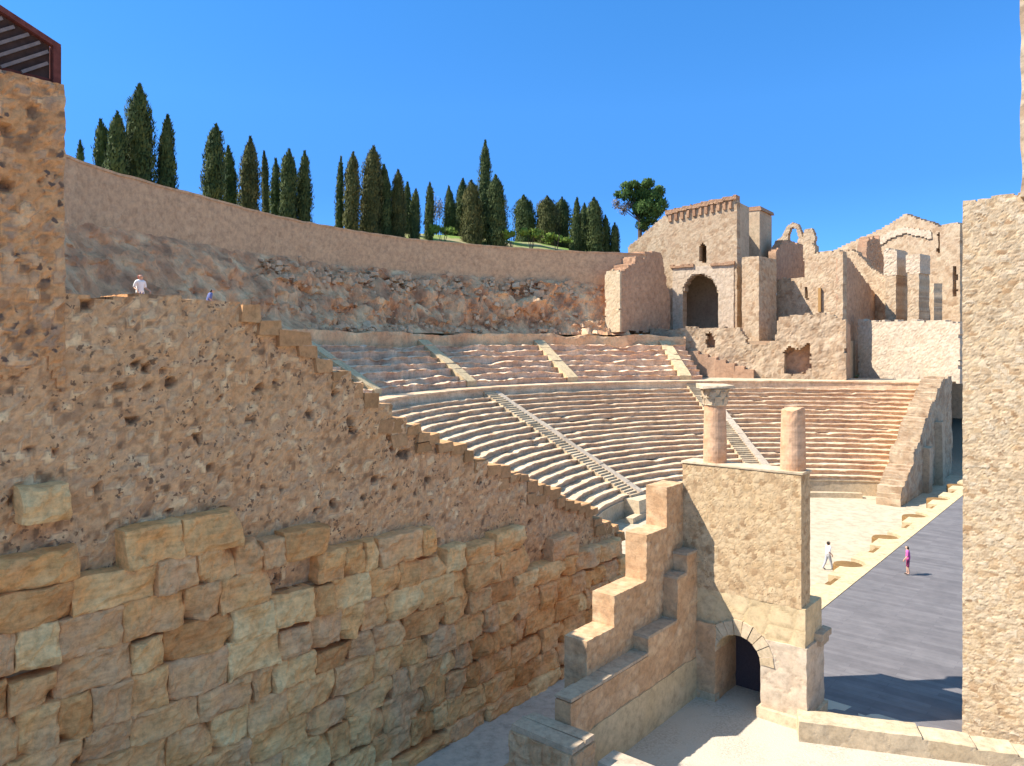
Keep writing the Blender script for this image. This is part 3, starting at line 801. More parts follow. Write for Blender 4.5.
# far retaining wall at the other end of the seats
fw = empty('far_retaining_wall', T(80, 17, -1.2), 'sloping grey parapet wall closing the far right end of the seat rows', 'wall')
pr_ = [(71.0, -1.2), (71.5, .4), (73.2, .7), (73.5, 1.6), (75.2, 1.9), (75.5, 3.0), (78, 3.8), (79, 4.9), (82, 6.0), (83, 6.9), (86, 8.0), (88, 9.0), (93, 9.3), (93, -1.2)]
slab('parapet', M['church'], TY(16.2), 71, 93, -1.2, 9.4, .2, lambda s, z: inpoly(s+.5*noise.noise(Vector((s*.8, z*.8, 4))), z+.4*noise.noise(Vector((s*.9, z*.9, 8))), pr_), 1.9, amp=.1, stone=.7, parent=fw, seed=41., layers=3, big=.1)
mb = MB(); mb.box(T(79.2, 15.6, -1.2), T(1.4, 0), T(0, .7), (0, 0, 4.2), .5, .05); mb.box(T(84.5, 15.5, -1.2), T(1.2, 0), T(0, .75), (0, 0, 6.2), .5, .05); mb.build('buttress', M['church'], fw)

# ---------------------------------------------------------------- hill behind and its trees
vs = []; fs = []; NT = 110; rl = [0.9, 4, 9, 16, 26, 40, 60, 90, 140]
for i in range(NT+1):
    thd = lerp(55, 222, i/NT)
    top = interp(thd, [(55, 8), (95, 10), (103, 11.5), (105, 23.3), (222, 23.4)])
    for j, a in enumerate(rl):
        z = top + [-.3, .1, .5, .8, .6, -1, -5, -14, -26][j] + .35*noise.noise(Vector((thd*.25, a*.2, 3)))
        z += interp(thd, [(104, 0), (110, 2.2), (118, 3.0), (134, 3.0), (142, 1.0), (150, 0)])*[0, .35, .8, 1, 1, .8, .3, 0, 0][j]
        if thd < 104: z = min(z, top)
        vs.append(ring_pt(r3(thd)+a, R(thd), max(z, -1.6)))
W = len(rl)
for i in range(NT):
    for j in range(W-1):
        a = i*W+j; fs.append((a, a+W, a+W+1, a+1))
tag(obj('hill_terrain', vs, [f[::-1] for f in fs], M['hill'], smooth=True), kind='structure')

def leafy(mb, pos, nrm, sx, sy, rr, tone):
    up = Vector((rr.uniform(-.5, .5), rr.uniform(-.5, .5), 1)).normalized()
    t = nrm.cross(up)
    if t.length < .05: t = Vector((1, 0, 0))
    t.normalize(); b = (up*.8+nrm*rr.uniform(-.2, .5)).normalized()
    vs = [pos-t*sx, pos+t*sx*.9-b*sy*.3, pos+b*sy+t*sx*.2, pos-t*sx*.5+b*sy*.6]
    mb.add(vs, [(0, 1, 2, 3)], tone)
def d_wall(px):
    best = None
    u = (px-512)/F
    for k in range(200):
        thd = lerp(95, 205, k/199); p = ring_pt(r3(thd), R(thd), 0)
        if p.y > 0:
            e = abs(p.x/p.y-u)
            if best is None or e < best[0]: best = (e, p.y)
    return best[1]
def cypress(px, ytop, wpx, back, label, olive=False, seed=0, basey=None, blunt=1.):
    rr = random.Random(seed*31+7); d = d_wall(px)+back
    b = PX(px, 345, d); b.z = 23.3
    top = PX(px, ytop, d).z; hgt = top-b.z; blunt *= rr.uniform(.75, 1.5); lx, ly = rr.uniform(-.035, .035)*hgt, rr.uniform(-.035, .035)*hgt; w = wpx/F*d*.58
    tree = empty('cypress_tree', b, label, 'cypress', 'cypresses on the hill')
    m1 = MB(); m1.tube([b+Vector((0, 0, -.4)), b+Vector((.05, 0, hgt*.3)), b+Vector((0, 0, hgt*.8))], [.22, .16, .05], 7); m1.build('trunk', M['bark'], tree)
    m1 = MB(); sd = rr.uniform(0, 90)
    def rad(t, a):
        base = min(1., (max(t, 0)/.12)**.6*.75+.25) if t < .12 else 1.
        tip = max(0., 1-((t-.25)/.75)**(2.7*blunt)) if t > .25 else 1.
        tip = tip**.75
        q = Vector((math.cos(a)*1.1, math.sin(a)*1.1, t*hgt*.7+sd))
        return w*base*tip*(1+.34*noise.fractal(q, 1, 2, 3)+.10*math.sin(a*3+t*9+sd))
    n1 = 10; n2 = 14                      # inner mass
    vs = []; fs = []
    for i in range(n2+1):
        t = .02+.9*i/n2
        for k in range(n1):
            a = 2*math.pi*k/n1; r = rad(t, a)*.74
            vs.append(b+Vector((r*math.cos(a)+lx*t*t, r*math.sin(a)+ly*t*t, t*hgt)))
    for i in range(n2):
        for k in range(n1):
            k2 = (k+1) % n1; fs.append((i*n1+k, i*n1+k2, (i+1)*n1+k2, (i+1)*n1+k))
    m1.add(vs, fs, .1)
    nl = int(clamp(hgt*w*2*170, 900, 4200))
    for i in range(nl):
        t = rr.random()**.92; a = rr.uniform(0, 2*math.pi); r = rad(t, a)*rr.uniform(.72, 1.04)
        if t > .93: r = rad(.93, a)*(1-t)/.07*rr.random()
        pos = b+Vector((r*math.cos(a)+lx*t*t, r*math.sin(a)+ly*t*t, t*hgt))
        cl = noise.noise(pos*.9+Vector((sd, 0, 0)))
        leafy(m1, pos, Vector((math.cos(a), math.sin(a), .4)).normalized(), rr.uniform(.05, .11), rr.uniform(.15, .36), rr, clamp(.5+.5*cl+rr.uniform(-.25, .25)))
    m1.build('crown', M['cypolive'] if olive else M['cyp'], tree)
cy = [
 (80, 141, 8, 22, 'tiny cypress tip beside the tower at the far left of the hill', 0),
 (104, 122, 15, 9, 'left-hand smaller cypress leaning into the broad pair beside the tower', 0),
 (117, 113, 21, 6, 'broad dark cypress just left of the tallest one in the leftmost group', 0),
 (139, 87, 27, 6, 'tallest and broadest cypress of the leftmost group on the hill', 0),
 (166, 117, 18, 5, 'lone slim cypress with a gap of sky, right of the leftmost group', 0),
 (213, 125, 20, 5, 'tall dark cypress at the left end of the second group', 0),
 (231, 148, 14, 9, 'short dark cypress second from the left in the second group', 0),
 (249, 138, 20, 5, 'olive-coloured lighter cypress in the middle of the second group', 1),
 (266, 153, 8, 12, 'very thin cypress right of the olive-coloured one', 1),
 (275, 160, 10, 9, 'short thin cypress left of the two dark ones ending the second group', 0),
 (288, 151, 17, 5, 'dark cypress second from the right in the second group', 0),
 (304, 152, 15, 4, 'dark cypress at the right end of the second group', 0),
 (339, 158, 8, 10, 'thin pole-like cypress at the left end of the third group', 0),
 (351, 153, 15, 6, 'flat-topped cypress second in the third group', 1),
 (370, 146, 20, 6, 'tallest cypress of the third group with a pointed tip', 1),
 (385, 166, 16, 6, 'dark cypress just right of the pointed tallest of the third group', 0),
 (398, 171, 15, 5, 'olive cypress right of centre in the third group', 1),
 (406, 183, 10, 9, 'short cypress squeezed between two others in the third group', 0),
 (414, 190, 11, 5, 'shortest rounded cypress ending the third group', 0),
 (429, 184, 9, 6, 'single slim cypress beside the bare grey shrub', 0),
 (451, 187, 14, 12, 'left cypress of the cluster around the tallest spire', 0),
 (461, 180, 14, 14, 'ragged cypress behind the left of the spire cluster', 0),
 (473, 181, 20, 6, 'broad olive cypress left of the tallest thin spire', 1),
 (485, 140, 13, 10, 'very tall thin spire cypress rising above all neighbours', 0),
 (497, 176, 20, 5, 'broad cypress just right of the tallest thin spire', 0),
 (526, 196, 22, 16, 'rounded bushy cypress at the left of the dense fourth cluster', 0),
 (546, 197, 24, 14, 'rounded olive cypress in the middle of the dense fourth cluster', 1),
 (561, 198, 18, 16, 'dark bushy cypress right of the middle in the dense fourth cluster', 0),
 (575, 198, 11, 7, 'slim pointed cypress in front of the dense fourth cluster', 0),
 (584, 204, 12, 12, 'short dark cypress between two taller ones near the right end of the hill', 0),
 (595, 198, 17, 6, 'dark cypress at the right shoulder of the hill', 0),
 (607, 216, 8, 6, 'small pointed cypress second from the right end of the row', 0),
 (615, 224, 9, 5, 'smallest cypress at the right end of the row before the pine', 0),
]
for i, (px, yt, w, back, lab, ol) in enumerate(cy):
    cypress(px, yt, w, back, lab, bool(ol), i+1, blunt=1.7 if px in (526, 546, 561, 351) else 1.)
def clumpy(mb, c, rad3, n, rr, size, tone0=.5, shell=.5):
    for i in range(n):
        v = Vector((rr.gauss(0, 1), rr.gauss(0, 1), rr.gauss(0, 1))).normalized()
        k = rr.uniform(shell, 1.05)
        pos = c+Vector((v.x*rad3[0], v.y*rad3[1], v.z*rad3[2]))*k
        leafy(mb, pos, v, size*rr.uniform(.4, .9), size*rr.uniform(.7, 1.5), rr, clamp(tone0+.25*v.z+rr.uniform(-.25, .25)))
# umbrella pine
rr = random.Random(9); d = 112; b = PX(640, 236, d); b.z = PX(640, 245, d).z
pine = empty('pine_tree', b, 'spreading pine tree with sparse grey left side behind the chapel shoulder', 'pine tree')
c1 = PX(642, 215, d); m1 = MB()
m1.tube([b+Vector((0, 0, -3)), PX(640, 225, d), PX(643, 205, d), PX(648, 192, d)], [.35, .3, .2, .08], 8)
for (qx, qy) in ((622, 200), (630, 190), (655, 195), (662, 205), (618, 208), (640, 186)):
    m1.tube([PX(640, 222, d), lerp(PX(640, 218, d), PX(qx, qy, d), .5)+Vector((0, 0, .4)), PX(qx, qy, d)], [.16, .1, .04], 6)
m1.build('trunk', M['bark'], pine)
m1 = MB()
for (qx, qy, rx, rz, n) in ((643, 192, 8, 8, 420), (652, 200, 11, 10, 560), (636, 198, 9, 8, 300), (628, 187, 8, 5, 200), (659, 192, 7, 6, 260), (645, 208, 10, 8, 420), (618, 195, 5, 4, 90), (656, 212, 7, 6, 250), (634, 185, 6, 4, 200), (648, 184, 7, 5, 260), (650, 217, 11, 8, 420), (661, 206, 8, 8, 320), (638, 209, 8, 7, 260), (626, 195, 8, 6, 200), (643, 226, 8, 6, 240)):
    k = d/F
    clumpy(m1, PX(qx, qy, d+rr.uniform(-1.2, 1.2)), (rx*k, rx*k, rz*k), int(n*1.6), rr, .24)
m1.build('crown', M['pine'], pine)
for (qx, qy, r_) in ((617, 204, 6), (624, 210, 7), (630, 205, 5)):
    m1 = MB(); c_ = PX(qx, qy, d+.5); m1.tube([PX(640, 222, d), c_], [.06, .03], 5)
    clumpy(m1, c_, (r_*d/F,)*3, 260, rr, .16, .5, .0)
    m1.build('sparse_branch', M['twig'], pine)
# bare shrub and green bushes along the wall top
def shrub(px, py, wpx, hpx, back, mat, name, label, cat, group=None, n=350, size=.22, shell=.2):
    d = d_wall(px)+back; c = PX(px, py, d); k = d/F
    rr = random.Random(px)
    b = Vector((c.x, c.y, c.z-hpx*k*.5)); b2 = Vector((c.x, c.y, min(b.z, 23.4)))
    t = empty(name, b2, label, cat, group)
    m1 = MB()
    for q in range(4):
        m1.tube([b2, c+Vector((rr.uniform(-.5, .5)*wpx*k*.6, rr.uniform(-.5, .5)*wpx*k*.6, rr.uniform(0, .3)*hpx*k))], [.06, .02], 5)
    m1.build('stem', M['bark'], t)
    m1 = MB()
    for q in range(5):
        clumpy(m1, c+Vector((rr.uniform(-.5, .5)*wpx*k, rr.uniform(-.3, .3)*wpx*k, rr.uniform(-.3, .3)*hpx*k)), (wpx*k*.3, wpx*k*.3, hpx*k*.32), n//5, rr, size, .5, shell)
    m1.build('foliage', mat, t)
shrub(438, 206, 16, 34, 12, M['twig'], 'bare_shrub', 'bare grey leafless shrub on the hill between two cypress groups', 'shrub', n=420, size=.13)
for px, py, w, h_, lab in ((443, 231, 22, 11, 'bright green low bush left of the spire cypress cluster'), (512, 236, 12, 8, 'small bright green bush right of the spire cypress cluster'),
                          (531, 234, 22, 10, 'green low bush below the dense fourth cypress cluster'), (556, 238, 24, 9, 'darker green low bush on the wall top below the slim pointed cypress')):
    shrub(px, py, w, h_, 3, M['shrub'], 'green_bush', lab, 'bush', 'green bushes on the wall top', n=500, size=.22)

# ---------------------------------------------------------------- chapel and ruins on the right
def wl(pwv, name, mat, pts, label, cat='wall', group=None, **k):
    return tag(pwv.wall(name, mat, pts, **k), label, cat, group)
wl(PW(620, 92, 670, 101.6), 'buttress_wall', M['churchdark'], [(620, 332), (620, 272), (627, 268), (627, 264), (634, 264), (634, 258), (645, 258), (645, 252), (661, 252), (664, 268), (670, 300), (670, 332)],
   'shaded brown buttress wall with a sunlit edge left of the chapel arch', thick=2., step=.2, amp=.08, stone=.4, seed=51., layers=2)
wl(PW(604.5, 93.1, 619.5, 91.6), 'lit_wall_end', M['pale'], [(605, 332), (606, 272), (612, 270), (620, 272), (620, 332)], 'narrow sunlit end of the shaded buttress wall, its light put into a paler facing', thick=.28, step=.2, amp=.04, stone=.5, seed=51.5)  # separate paler slab so the end of the buttress wall looks sunlit
ch = empty('chapel', PX(700, 330, 102), 'ruined chapel front with big round arch, small window and brick cornice above the seats', 'chapel')
cf = PW(628, 106, 737, 97.5)
arch_px = [(683, 333), (683, 295), (684.5, 287), (688, 280), (693, 276), (700, 274), (707, 276), (713, 280), (716.5, 287), (718, 295), (718, 333)]
win_px = [(699, 262), (699, 247), (701, 244), (703, 243), (705, 244), (707, 247), (707, 262)]
fwl = cf.wall('front_wall', M['church'], [(628, 335), (628, 247), (640, 237), (652, 226), (666, 214), (737, 198), (737, 335)], [arch_px, win_px], thick=1.3, step=.2, rag=.07, amp=.03, stone=.5, seed=52., parent=ch)
big_px = [(700+(x-700)*1.02, y-1) for x, y in arch_px]
cf.wall('plaster_surround', M['plaster'], [(673, 332), (673, 267), (734, 264), (734, 332)], [big_px], thick=.2, shift=.1, step=.2, amp=.04, stone=.8, rag=.07, seed=53., parent=fwl)
cf.wall('cornice', M['brick'], [(671, 268), (671, 265.5), (694, 264.5), (694, 267)], thick=.3, shift=.32, step=.15, rag=.05, amp=.02, parent=fwl)
cf.wall('cornice', M['brick'], [(711, 266), (711, 263.5), (735, 261.5), (735, 264)], thick=.3, shift=.32, step=.15, rag=.05, amp=.02, parent=fwl)
cf.wall('brick_parapet', M['brick'], [(666, 215), (666, 211), (737, 195), (737, 199)], thick=1.5, shift=.3, step=.15, amp=.05, rag=.1, stone=.3, parent=fwl)
m1 = MB()
for i in range(11):       # brick corbels under the parapet
    px = 669+i*6.0; yt = 215-(px-666)*16/71+.3
    a = cf.sz(px, yt); w = .36
    p = cf.P(a[0], a[1]-.95, -.1); q = cf.d*w; nn_ = Vector((cf.d.y, -cf.d.x))*.34
    m1.box(p, (q.x, q.y, 0), (nn_.x, nn_.y, 0), (0, 0, 1.0), random.random(), .04)
m1.build('corbel_course', M['brick'], fwl)
m1 = MB()
a0_ = cf.sz(669, 222); a1_ = cf.sz(736, 208)
# inside of the chapel: back, sides, vault
n_ = Vector((-cf.d.y, cf.d.x))
def cbox(s0, s1, z0, z1, b0, b1, mat, name, tone=.5):
    m1 = MB(); p = cf.P(s0, z0, -b0); q = cf.d*(s1-s0); nv = n_*(b1-b0)
    m1.box(p, (q.x, q.y, 0), (nv.x, nv.y, 0), (0, 0, z1-z0), tone); return m1.build(name, mat, ch)
sL, sR = cf.sz(650, 300)[0], cf.len; zT = cf.sz(737, 199)[1]; zB = 12.5
cbox(sR-1.2, sR, zB, zT-.3, 1.31, 5.0, M['church'], 'side_wall'); cbox(sL, sL+1, zB, zT-3, 1.31, 7.5, M['church'], 'side_wall')
cbox(sL+1, sR-1.2, zB, zT-3, 6.6, 7.5, M['church'], 'back_wall'); cbox(sL+1, sR-1.2, zT-3.6, zT-3, 1.31, 6.59, M['church'], 'vault')
da = cf.sz(704, 300)[0]
cbox(da, da+1.9, zB, zB+4.6, 6.45, 6.62, M['opening'], 'doorway'); cbox(da+.4, da+1.9, zB, zB+1.7, 4.0, 4.08, M['glassy'], 'railing')
m1 = MB()                 # lower block behind the chapel front
p = cf.P(sR-8, zB, -7.6)
m1.box(p, tuple(cf.d*8.6)+(0,), tuple(n_*6)+(0,), (0, 0, PX(760, 212, 105).z-zB), .5, .15); m1.build('rear_block', M['church'], ch)
m1 = MB(); p = cf.P(sR-8.1, PX(760, 212, 105).z, -7.5)
m1.box(p, tuple(cf.d*8.9)+(0,), tuple(n_*6.2)+(0,), (0, 0, .45), .5, .1); m1.build('rear_cornice', M['brick'], ch)

wl(PW(742, 95.5, 759, 94.0), 'stone_pier', M['church'], [(742, 350), (742, 258), (748, 256), (759, 257), (759, 350)], 'tall sunlit square pier with dark shaded side right of the chapel arch', 'pier', rag=.07, thick=5., step=.2, amp=.035, stone=.5, seed=54., layers=3)
# terrace on which the ruins stand
tr = empty('ruin_terrace', PX(760, 383, 90), 'rough pale rubble terrace with a dark niche below the chapel', 'terrace')
tp = PW(650, 97, 846, 86)
tp.wall('terrace_wall', M['church'], [(650, 384), (846, 386), (846, 319), (822, 312), (778, 318), (776, 341), (758, 345), (748, 343), (738, 329), (700, 327), (650, 330)],
        [[(706, 347), (706, 334), (710, 330), (714, 338), (715, 347)], [(784, 374), (783, 352), (789, 346), (800, 348), (811, 343), (811, 366), (806, 374)]], thick=1.4, step=.2, amp=.05, stone=.5, seed=55., parent=tr, big=.22, layers=2)
tp.wall('niche_back', M['churchdark'], [(668, 384), (846, 386), (846, 322), (780, 322), (778, 344), (740, 346), (732, 334), (668, 334)], thick=3.4, shift=-1.45, step=.5, amp=.2, stone=.4, seed=56., parent=tr)
lt = MB(); tf = MB()
pl_ = [PX(a, 345, d) for a, d in ((600, 101), (846, 90), (858, 99), (965, 88.5), (965, 132), (596, 132))]
tf.add([Vector((p.x, p.y, z)) for z in (4., 13.0) for p in pl_], [(0, 5, 4, 3, 2, 1), (6, 7, 8, 9, 10, 11)]+[(k, (k+1) % 6, 6+(k+1) % 6, 6+k) for k in range(6)])
tf.build('terrace_top', M['church'], tr)
for i in range(7):      # stepped blocks in front of the terrace
    a = tp.sz(690+i*9, 360+i*2.2); p = tp.P(a[0], zw-.1, .0)
    hgt_ = 3.3-i*.35
    lt.box(p, tuple(tp.d*1.25)+(0,), (-tp.d.y*-.9, -tp.d.x*.9, 0), (0, 0, hgt_), random.random(), .06)
o = lt.build('ruined_steps', M['churchdark']); tag(o, 'brown ruined steps descending in front of the terrace below the chapel', 'steps')
mw = PW(775, 100, 843, 93)
wl(mw, 'ruined_wall', M['church'], [(775, 346), (775, 279), (790, 277), (804, 277), (804, 246), (809, 244), (815, 245), (815, 253), (830, 251), (843, 251), (843, 346)],
   'tall sunlit ruined wall with stepped top right of the pier', holes=[[(805, 300), (805, 286), (807.5, 286), (807.5, 300)]], thick=.9, step=.2, amp=.05, stone=.45, seed=57., layers=2)
mw.wall('slit_backing', M['churchdark'], [(800, 305), (800, 282), (812, 282), (812, 305)], thick=.3, shift=-1.2, step=.4, rag=0., amp=0., parent=bpy.data.objects['ruined_wall'])
m1 = MB(); a = mw.sz(819, 312); p = mw.P(a[0], a[1], .05); m1.box(p, tuple(mw.d*.35)+(0,), (-.2, -.25, 0), (0, 0, mw.sz(819, 288)[1]-a[1]))
tag(m1.build('wooden_post', M['post']), 'orange-brown upright post against the ruined wall', 'post')
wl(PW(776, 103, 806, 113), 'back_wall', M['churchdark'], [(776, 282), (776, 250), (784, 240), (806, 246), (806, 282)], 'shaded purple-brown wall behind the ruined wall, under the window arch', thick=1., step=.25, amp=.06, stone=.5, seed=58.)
wl(PW(774, 116, 816, 112), 'window_arch', M['church'], [(774, 256), (777, 240), (781, 237), (784, 231), (788, 225), (793, 222.5), (798, 225), (801, 231), (803, 237), (805, 229), (812, 228), (815, 236), (815, 256)],
   'broken stone window arch with sky showing through', 'arch', holes=[[(788.3, 243), (788, 234), (790, 229), (793, 227), (796.2, 229), (798, 234), (798, 243)]], rag=.12, thick=1., step=.14, amp=.04, stone=.5, seed=59.)
sh = PW(843, 93.1, 878, 105)
wl(sh, 'shadow_edge_wall', M['churchdark'], [(843, 384), (843, 252), (848, 256), (880, 301), (880, 322), (862, 322), (862, 384)], 'dark shaded wall with its top cut along a diagonal cast shadow, beside the white low wall', thick=.8, step=.2, amp=.06, stone=.45, seed=60.)  # diagonal top follows the edge of a cast shadow, built as shape
wl(PW(858, 95, 960, 84.5), 'pale_wall', M['plaster'], [(858, 384), (960, 384), (960, 322), (940, 320), (905, 321), (858, 320)], 'long pale sunlit masonry wall below the ruined pillars', thick=1.2, step=.2, amp=.05, stone=.45, seed=61., big=.08, layers=2)
for i, (pa, pb, yt, yc, d_, lab) in enumerate(((884, 897, 249, 275, 99, 'left and widest of the ruined square pillars above the pale wall'), (906, 920, 254, 273, 96.5, 'middle ruined square pillar above the pale wall'), (929, 935, 283, 283, 94, 'short thin ruined pillar right of the other two'))):
    q = PW(pa, d_, pb, d_-1.3)
    t = empty('ruined_pillar', PX((pa+pb)/2, 322, d_), lab, 'pillar', 'ruined pillars')
    q.wall('shaft', M['church'], [(pa+1.5, 326), (pa+1.5, yc), (pb-1, yc), (pb-1, 326)], rag=.06, thick=(3.0 if i < 2 else 1.0), step=.2, amp=.05, stone=.45, seed=62.+i, parent=t)
    if yc > yt: q.wall('upper_block', M['plaster'], [(pa, yc+.3), (pa, yt+2), (pa+3, yt), (pb, yt+1), (pb, yc+.3)], rag=.06, thick=2.9, step=.2, amp=.08, stone=.5, seed=66.+i, parent=t)
wl(PW(866, 108, 884, 114), 'dark_stump', M['churchdark'], [(866, 300), (866, 246), (868, 238), (871, 241), (873, 236), (877, 240), (879, 236), (881, 250), (884, 262), (884, 300)], 'dark broken wall stump between the shadow-edged wall and the pillars', thick=1.2, step=.2, amp=.15, stone=.5, seed=70.)
wl(PW(846, 108, 888, 102), 'inner_wall', M['church'], [(846, 330), (846, 251), (852, 250), (862, 257), (872, 268), (888, 276), (888, 330)], 'pale wall added for the sunlit area above the diagonal edge of the shadow-edged wall', thick=.8, step=.2, amp=.05, stone=.5, seed=73.)  # added to stand in for the lit surface above that shadow edge
cg = empty('church_gable', PX(905, 330, 114), 'tall church gable wall with a white chevron band behind the ruined pillars', 'church')
gp = PW(832, 124, 960, 107)
gp.wall('gable_wall', M['church'], [(832, 345), (832, 251), (876, 231), (898, 219), (902, 215), (908, 214), (914, 218), (930, 222), (940, 227), (944, 224), (960, 223), (960, 345)],
        [[(937.5, 253), (937.5, 233), (940.5, 232), (940.5, 253)], [(953, 297), (953, 266), (957, 266), (957, 297)]], thick=1.5, step=.25, amp=.03, stone=.6, seed=71., rag=.12, parent=cg)
gp.wall('white_band', M['plaster'], [(874, 241), (890, 232), (905, 227), (932, 231), (932, 239), (906, 233), (890, 239), (880, 246)], thick=.3, shift=.2, step=.2, amp=.03, stone=.6, seed=72., rag=.08, parent=cg)
gp.wall('slit_back', M['opening'], [(935, 300), (935, 230), (960, 230), (960, 300)], thick=.4, shift=-2.2, step=1, amp=0, parent=cg)

# ---------------------------------------------------------------- people
def person(loc, hgt, face, label, top, bottom, legs_bare=True, stride=.0, arm=.1, lean=0., cap=None, short_sleeve=True, bend=0.):
    """body grown from a skeleton; shirt, trousers, hair and shoes are its children"""
    k = hgt/1.75
    ed = []; vv = []; rad = []
    def v(x, y, z, r, par=None):
        vv.append(Vector((x, y, z))); rad.append(r)
        if par is not None: ed.append((par, len(vv)-1))
        return len(vv)-1
    pel = v(0, 0, .95, .14)
    wst = v(0, 0.0+.3*bend, 1.10-.02*bend, .125, pel); chs = v(0, .02+.75*bend, 1.32-.12*bend, .145, wst); nk = v(0, .02+1.2*bend, 1.49-.25*bend, .06, chs)
    hd0 = v(0, .04+1.32*bend, 1.57-.3*bend, .085, nk); hd = v(0, .045+1.4*bend, 1.645-.34*bend, .098, hd0); hd2 = v(0, .03+1.45*bend, 1.69-.36*bend, .075, hd)
    nose = v(0, .15+1.4*bend, 1.625-.34*bend, .016, hd)
    for s in (-1, 1):
        hip = v(.095*s, 0, .88, .095, pel)
        st_ = stride*s
        kn = v(.10*s, .02+st_*.5, .50, .06, hip); an = v(.10*s, -.01+st_*(1. if st_ > 0 else 1.25), .09+(.05 if st_ < 0 else 0), .042, kn); toe = v(.115*s, .15+st_*1.1, .035, .035, an)
        sh_ = v(.185*s, .02+.9*bend, 1.42-.18*bend, .062, chs)
        el = v(.25*s, -.02-st_*.5+1.0*bend, 1.15-.2*bend, .042, sh_); wr = v(.27*s, .09+arm-st_*.6+1.0*bend, .93-.2*bend+arm*.7, .03, el); pm = v(.27*s, .13+arm-st_*.6+1.0*bend, .87-.2*bend+arm*.7, .036, wr)
        for q, (dx, ln) in enumerate(((-.03, .075), (-.01, .085), (.01, .08), (.03, .06))):
            f1 = v(.27*s+dx*.3, .13+arm-st_*.6+dx+1.0*bend, .83-.2*bend+arm*.7, .011, pm); v(.265*s, .145+arm-st_*.6+dx+1.0*bend, .83-ln*.7-.2*bend+arm*.7, .009, f1)
        v(.24*s, .165+arm-st_*.6+1.0*bend, .84-.2*bend+arm*.7, .011, pm)
        v(.095*s, .03+1.4*bend, 1.635-.34*bend, .018, hd)
    me = bpy.data.meshes.new('person'); me.from_pydata([tuple(p*k) for p in vv], ed, []); me.update()
    o = bpy.data.objects.new('person', me); C.objects.link(o)
    md = o.modifiers.new('skin', 'SKIN'); o.modifiers.new('sub', 'SUBSURF').levels = 1
    o.modifiers['sub'].render_levels = 1
    for i, sv in enumerate(me.skin_vertices[0].data):
        sv.radius = (rad[i]*k, rad[i]*k); sv.use_root = (i == 0)
    dg = bpy.context.evaluated_depsgraph_get(); ev = o.evaluated_get(dg); m2 = bpy.data.meshes.new_from_object(ev)
    o.modifiers.clear(); o.data = m2; bpy.data.meshes.remove(me)
    m2.materials.clear(); m2.materials.append(M['skin'])
    m2.polygons.foreach_set('use_smooth', [True]*len(m2.polygons))
    o.name = 'person'; o.location = loc; o.rotation_euler = (0, 0, face)
    tag(o, label, 'person')
    co = [p.co.copy() for p in m2.vertices]; no = [p.normal.copy() for p in m2.vertices]
    def cloth(name, test, mat, infl):
        keep = [f for f in m2.polygons if test(f.center/k)]
        mp = {}; V_ = []; F_ = []
        for f in keep:
            q = []
            for i in f.vertices:
                if i not in mp: mp[i] = len(V_); V_.append(co[i]+no[i]*infl*k)
                q.append(mp[i])
            F_.append(q)
        if not F_: return
        mm = bpy.data.meshes.new(name); mm.from_pydata(V_, [], F_); mm.update(); mm.materials.append(mat)
        mm.polygons.foreach_set('use_smooth', [True]*len(mm.polygons))
        c = bpy.data.objects.new(name, mm); C.objects.link(c); c.parent = o
        sd = c.modifiers.new('cloth', 'SOLIDIFY'); sd.thickness = .008
    nz_ = 1.49-.25*bend; hz = 1.64-.34*bend; hy_ = .045+1.4*bend
    cloth('shirt', lambda p: (.93 if abs(p.x) < .19 else (1.17 if short_sleeve else .93)-.2*bend) < p.z < nz_-.01 and abs(p.x) < .36, top, .015)
    cloth('shorts' if legs_bare else 'trousers', lambda p: (.52 if legs_bare else .1) < p.z < .97 and abs(p.x) < .2, bottom, .012)
    cloth('hair' if not cap else 'cap', lambda p: p.z > hz-.11 and abs(p.x) < .14 and (p.z > hz+.045 or p.y < hy_-.01), cap or M['hair'], .012)
    cloth('shoe', lambda p: p.z < .09 and p.x < 0, M['shoe'], .006); cloth('shoe', lambda p: p.z < .09 and p.x >= 0, M['shoe'], .006)
    for s in (-1, 1):
        m1 = MB(); m1.lathe(Vector((.034*s, .132+1.4*bend, 1.648-.34*bend))*k, [(.004, -.01), (.012, 0), (.004, .01)], 8)
        mm = bpy.data.meshes.new('eye'); mm.from_pydata([tuple(p) for p in m1.v], [], m1.f); mm.materials.append(M['eye'])
        c = bpy.data.objects.new('eye', mm); C.objects.link(c); c.parent = o
    return o
def on(px, py, z):
    d = F*(H-z)/(py-HY); return Vector(((px-512)/F*d, d, z))
person(on(908, 575, .0), 1.62, R(60), 'person in a magenta top and plum shorts standing on the grey stage', M['magenta'], M['plum'], True, .05, .05)
person(on(828, 570, -1.2), 1.78, R(-75), 'person in white shirt and pale grey trousers walking across the sunny orchestra', M['white'], M['greycloth'], False, .22, .1)
p3 = PX(140, 345, 32); p3.z = 13.75
person(p3, 1.72, R(-120), 'person in a white shirt and red cap behind the retaining wall top at the left', M['white'], M['blue'], False, .05, .15, cap=M['cap'])
p4 = PX(208, 345, 38); p4.z = 13.75
person(p4, 1.6, R(-70), 'person in blue bending forward half hidden behind the retaining wall top', M['blue'], M['greycloth'], False, .05, .1, bend=.12)

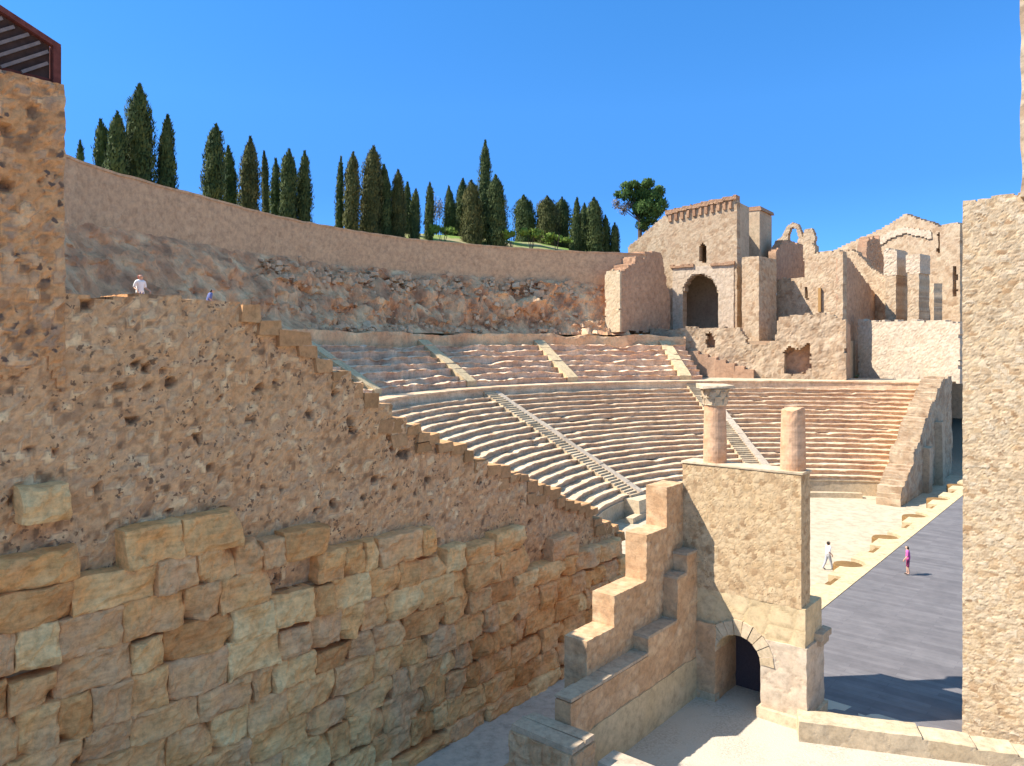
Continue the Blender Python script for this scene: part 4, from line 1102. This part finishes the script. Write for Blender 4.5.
# ---------------------------------------------------------------- light, sky, camera
S = bpy.context.scene
tosun = Vector((-1.0, -.10, 1.14)).normalized()
el = math.asin(tosun.z); az = math.atan2(tosun.x, tosun.y)
w = bpy.data.worlds.new('World'); S.world = w; w.use_nodes = True
nt = w.node_tree; bg = nt.nodes['Background']
sk = nt.nodes.new('ShaderNodeTexSky'); sk.sky_type = 'NISHITA'; sk.sun_disc = False
sk.sun_elevation = el; sk.sun_rotation = az; sk.altitude = 2500; sk.air_density = 1.0; sk.dust_density = 0.; sk.ozone_density = 3.0
hs_ = nt.nodes.new('ShaderNodeHueSaturation'); hs_.inputs['Saturation'].default_value = 1.15
nt.links.new(sk.outputs[0], hs_.inputs['Color']); 
tcw = nt.nodes.new('ShaderNodeTexCoord'); sx = nt.nodes.new('ShaderNodeSeparateXYZ'); nt.links.new(tcw.outputs['Generated'], sx.inputs[0])
rw_ = ramp(nt, [(.09, .17, .262), (.124, .218, .318), (.17, .292, .361), (.184, .337, .403), (1., .84, .60), (1., .84, .60)], [0., .19, .29, .41, .56, 1.])   # deep clear-air sky, less white low down; upper sky warmed as added fill light
nt.links.new(sx.outputs['Z'], rw_.inputs[0])
nt.links.new(mixn(nt, 'MULTIPLY', 1., hs_.outputs[0], rw_.outputs[0]), bg.inputs[0])
bg.inputs[1].default_value = .15
sl = bpy.data.lights.new('sun', 'SUN'); sl.energy = 2.0; sl.angle = R(.5); sl.color = (1, .94, .85)
so = bpy.data.objects.new('sun', sl); C.objects.link(so); so.rotation_euler = (-tosun).to_track_quat('-Z', 'Y').to_euler(); so.location = tosun*150
cd = bpy.data.cameras.new('camera'); cam = bpy.data.objects.new('camera', cd); C.objects.link(cam)
cam.location = (0, 0, H); cam.rotation_euler = (R(90), 0, 0)
cd.sensor_width = 36; cd.lens = F/1024*36; cd.shift_y = -(383-HY)/1024
cd.clip_start = .1; cd.clip_end = 4000
S.camera = cam
S.view_settings.view_transform = 'Standard'; S.view_settings.look = 'None'; S.view_settings.exposure = 2.27; S.view_settings.gamma = 1
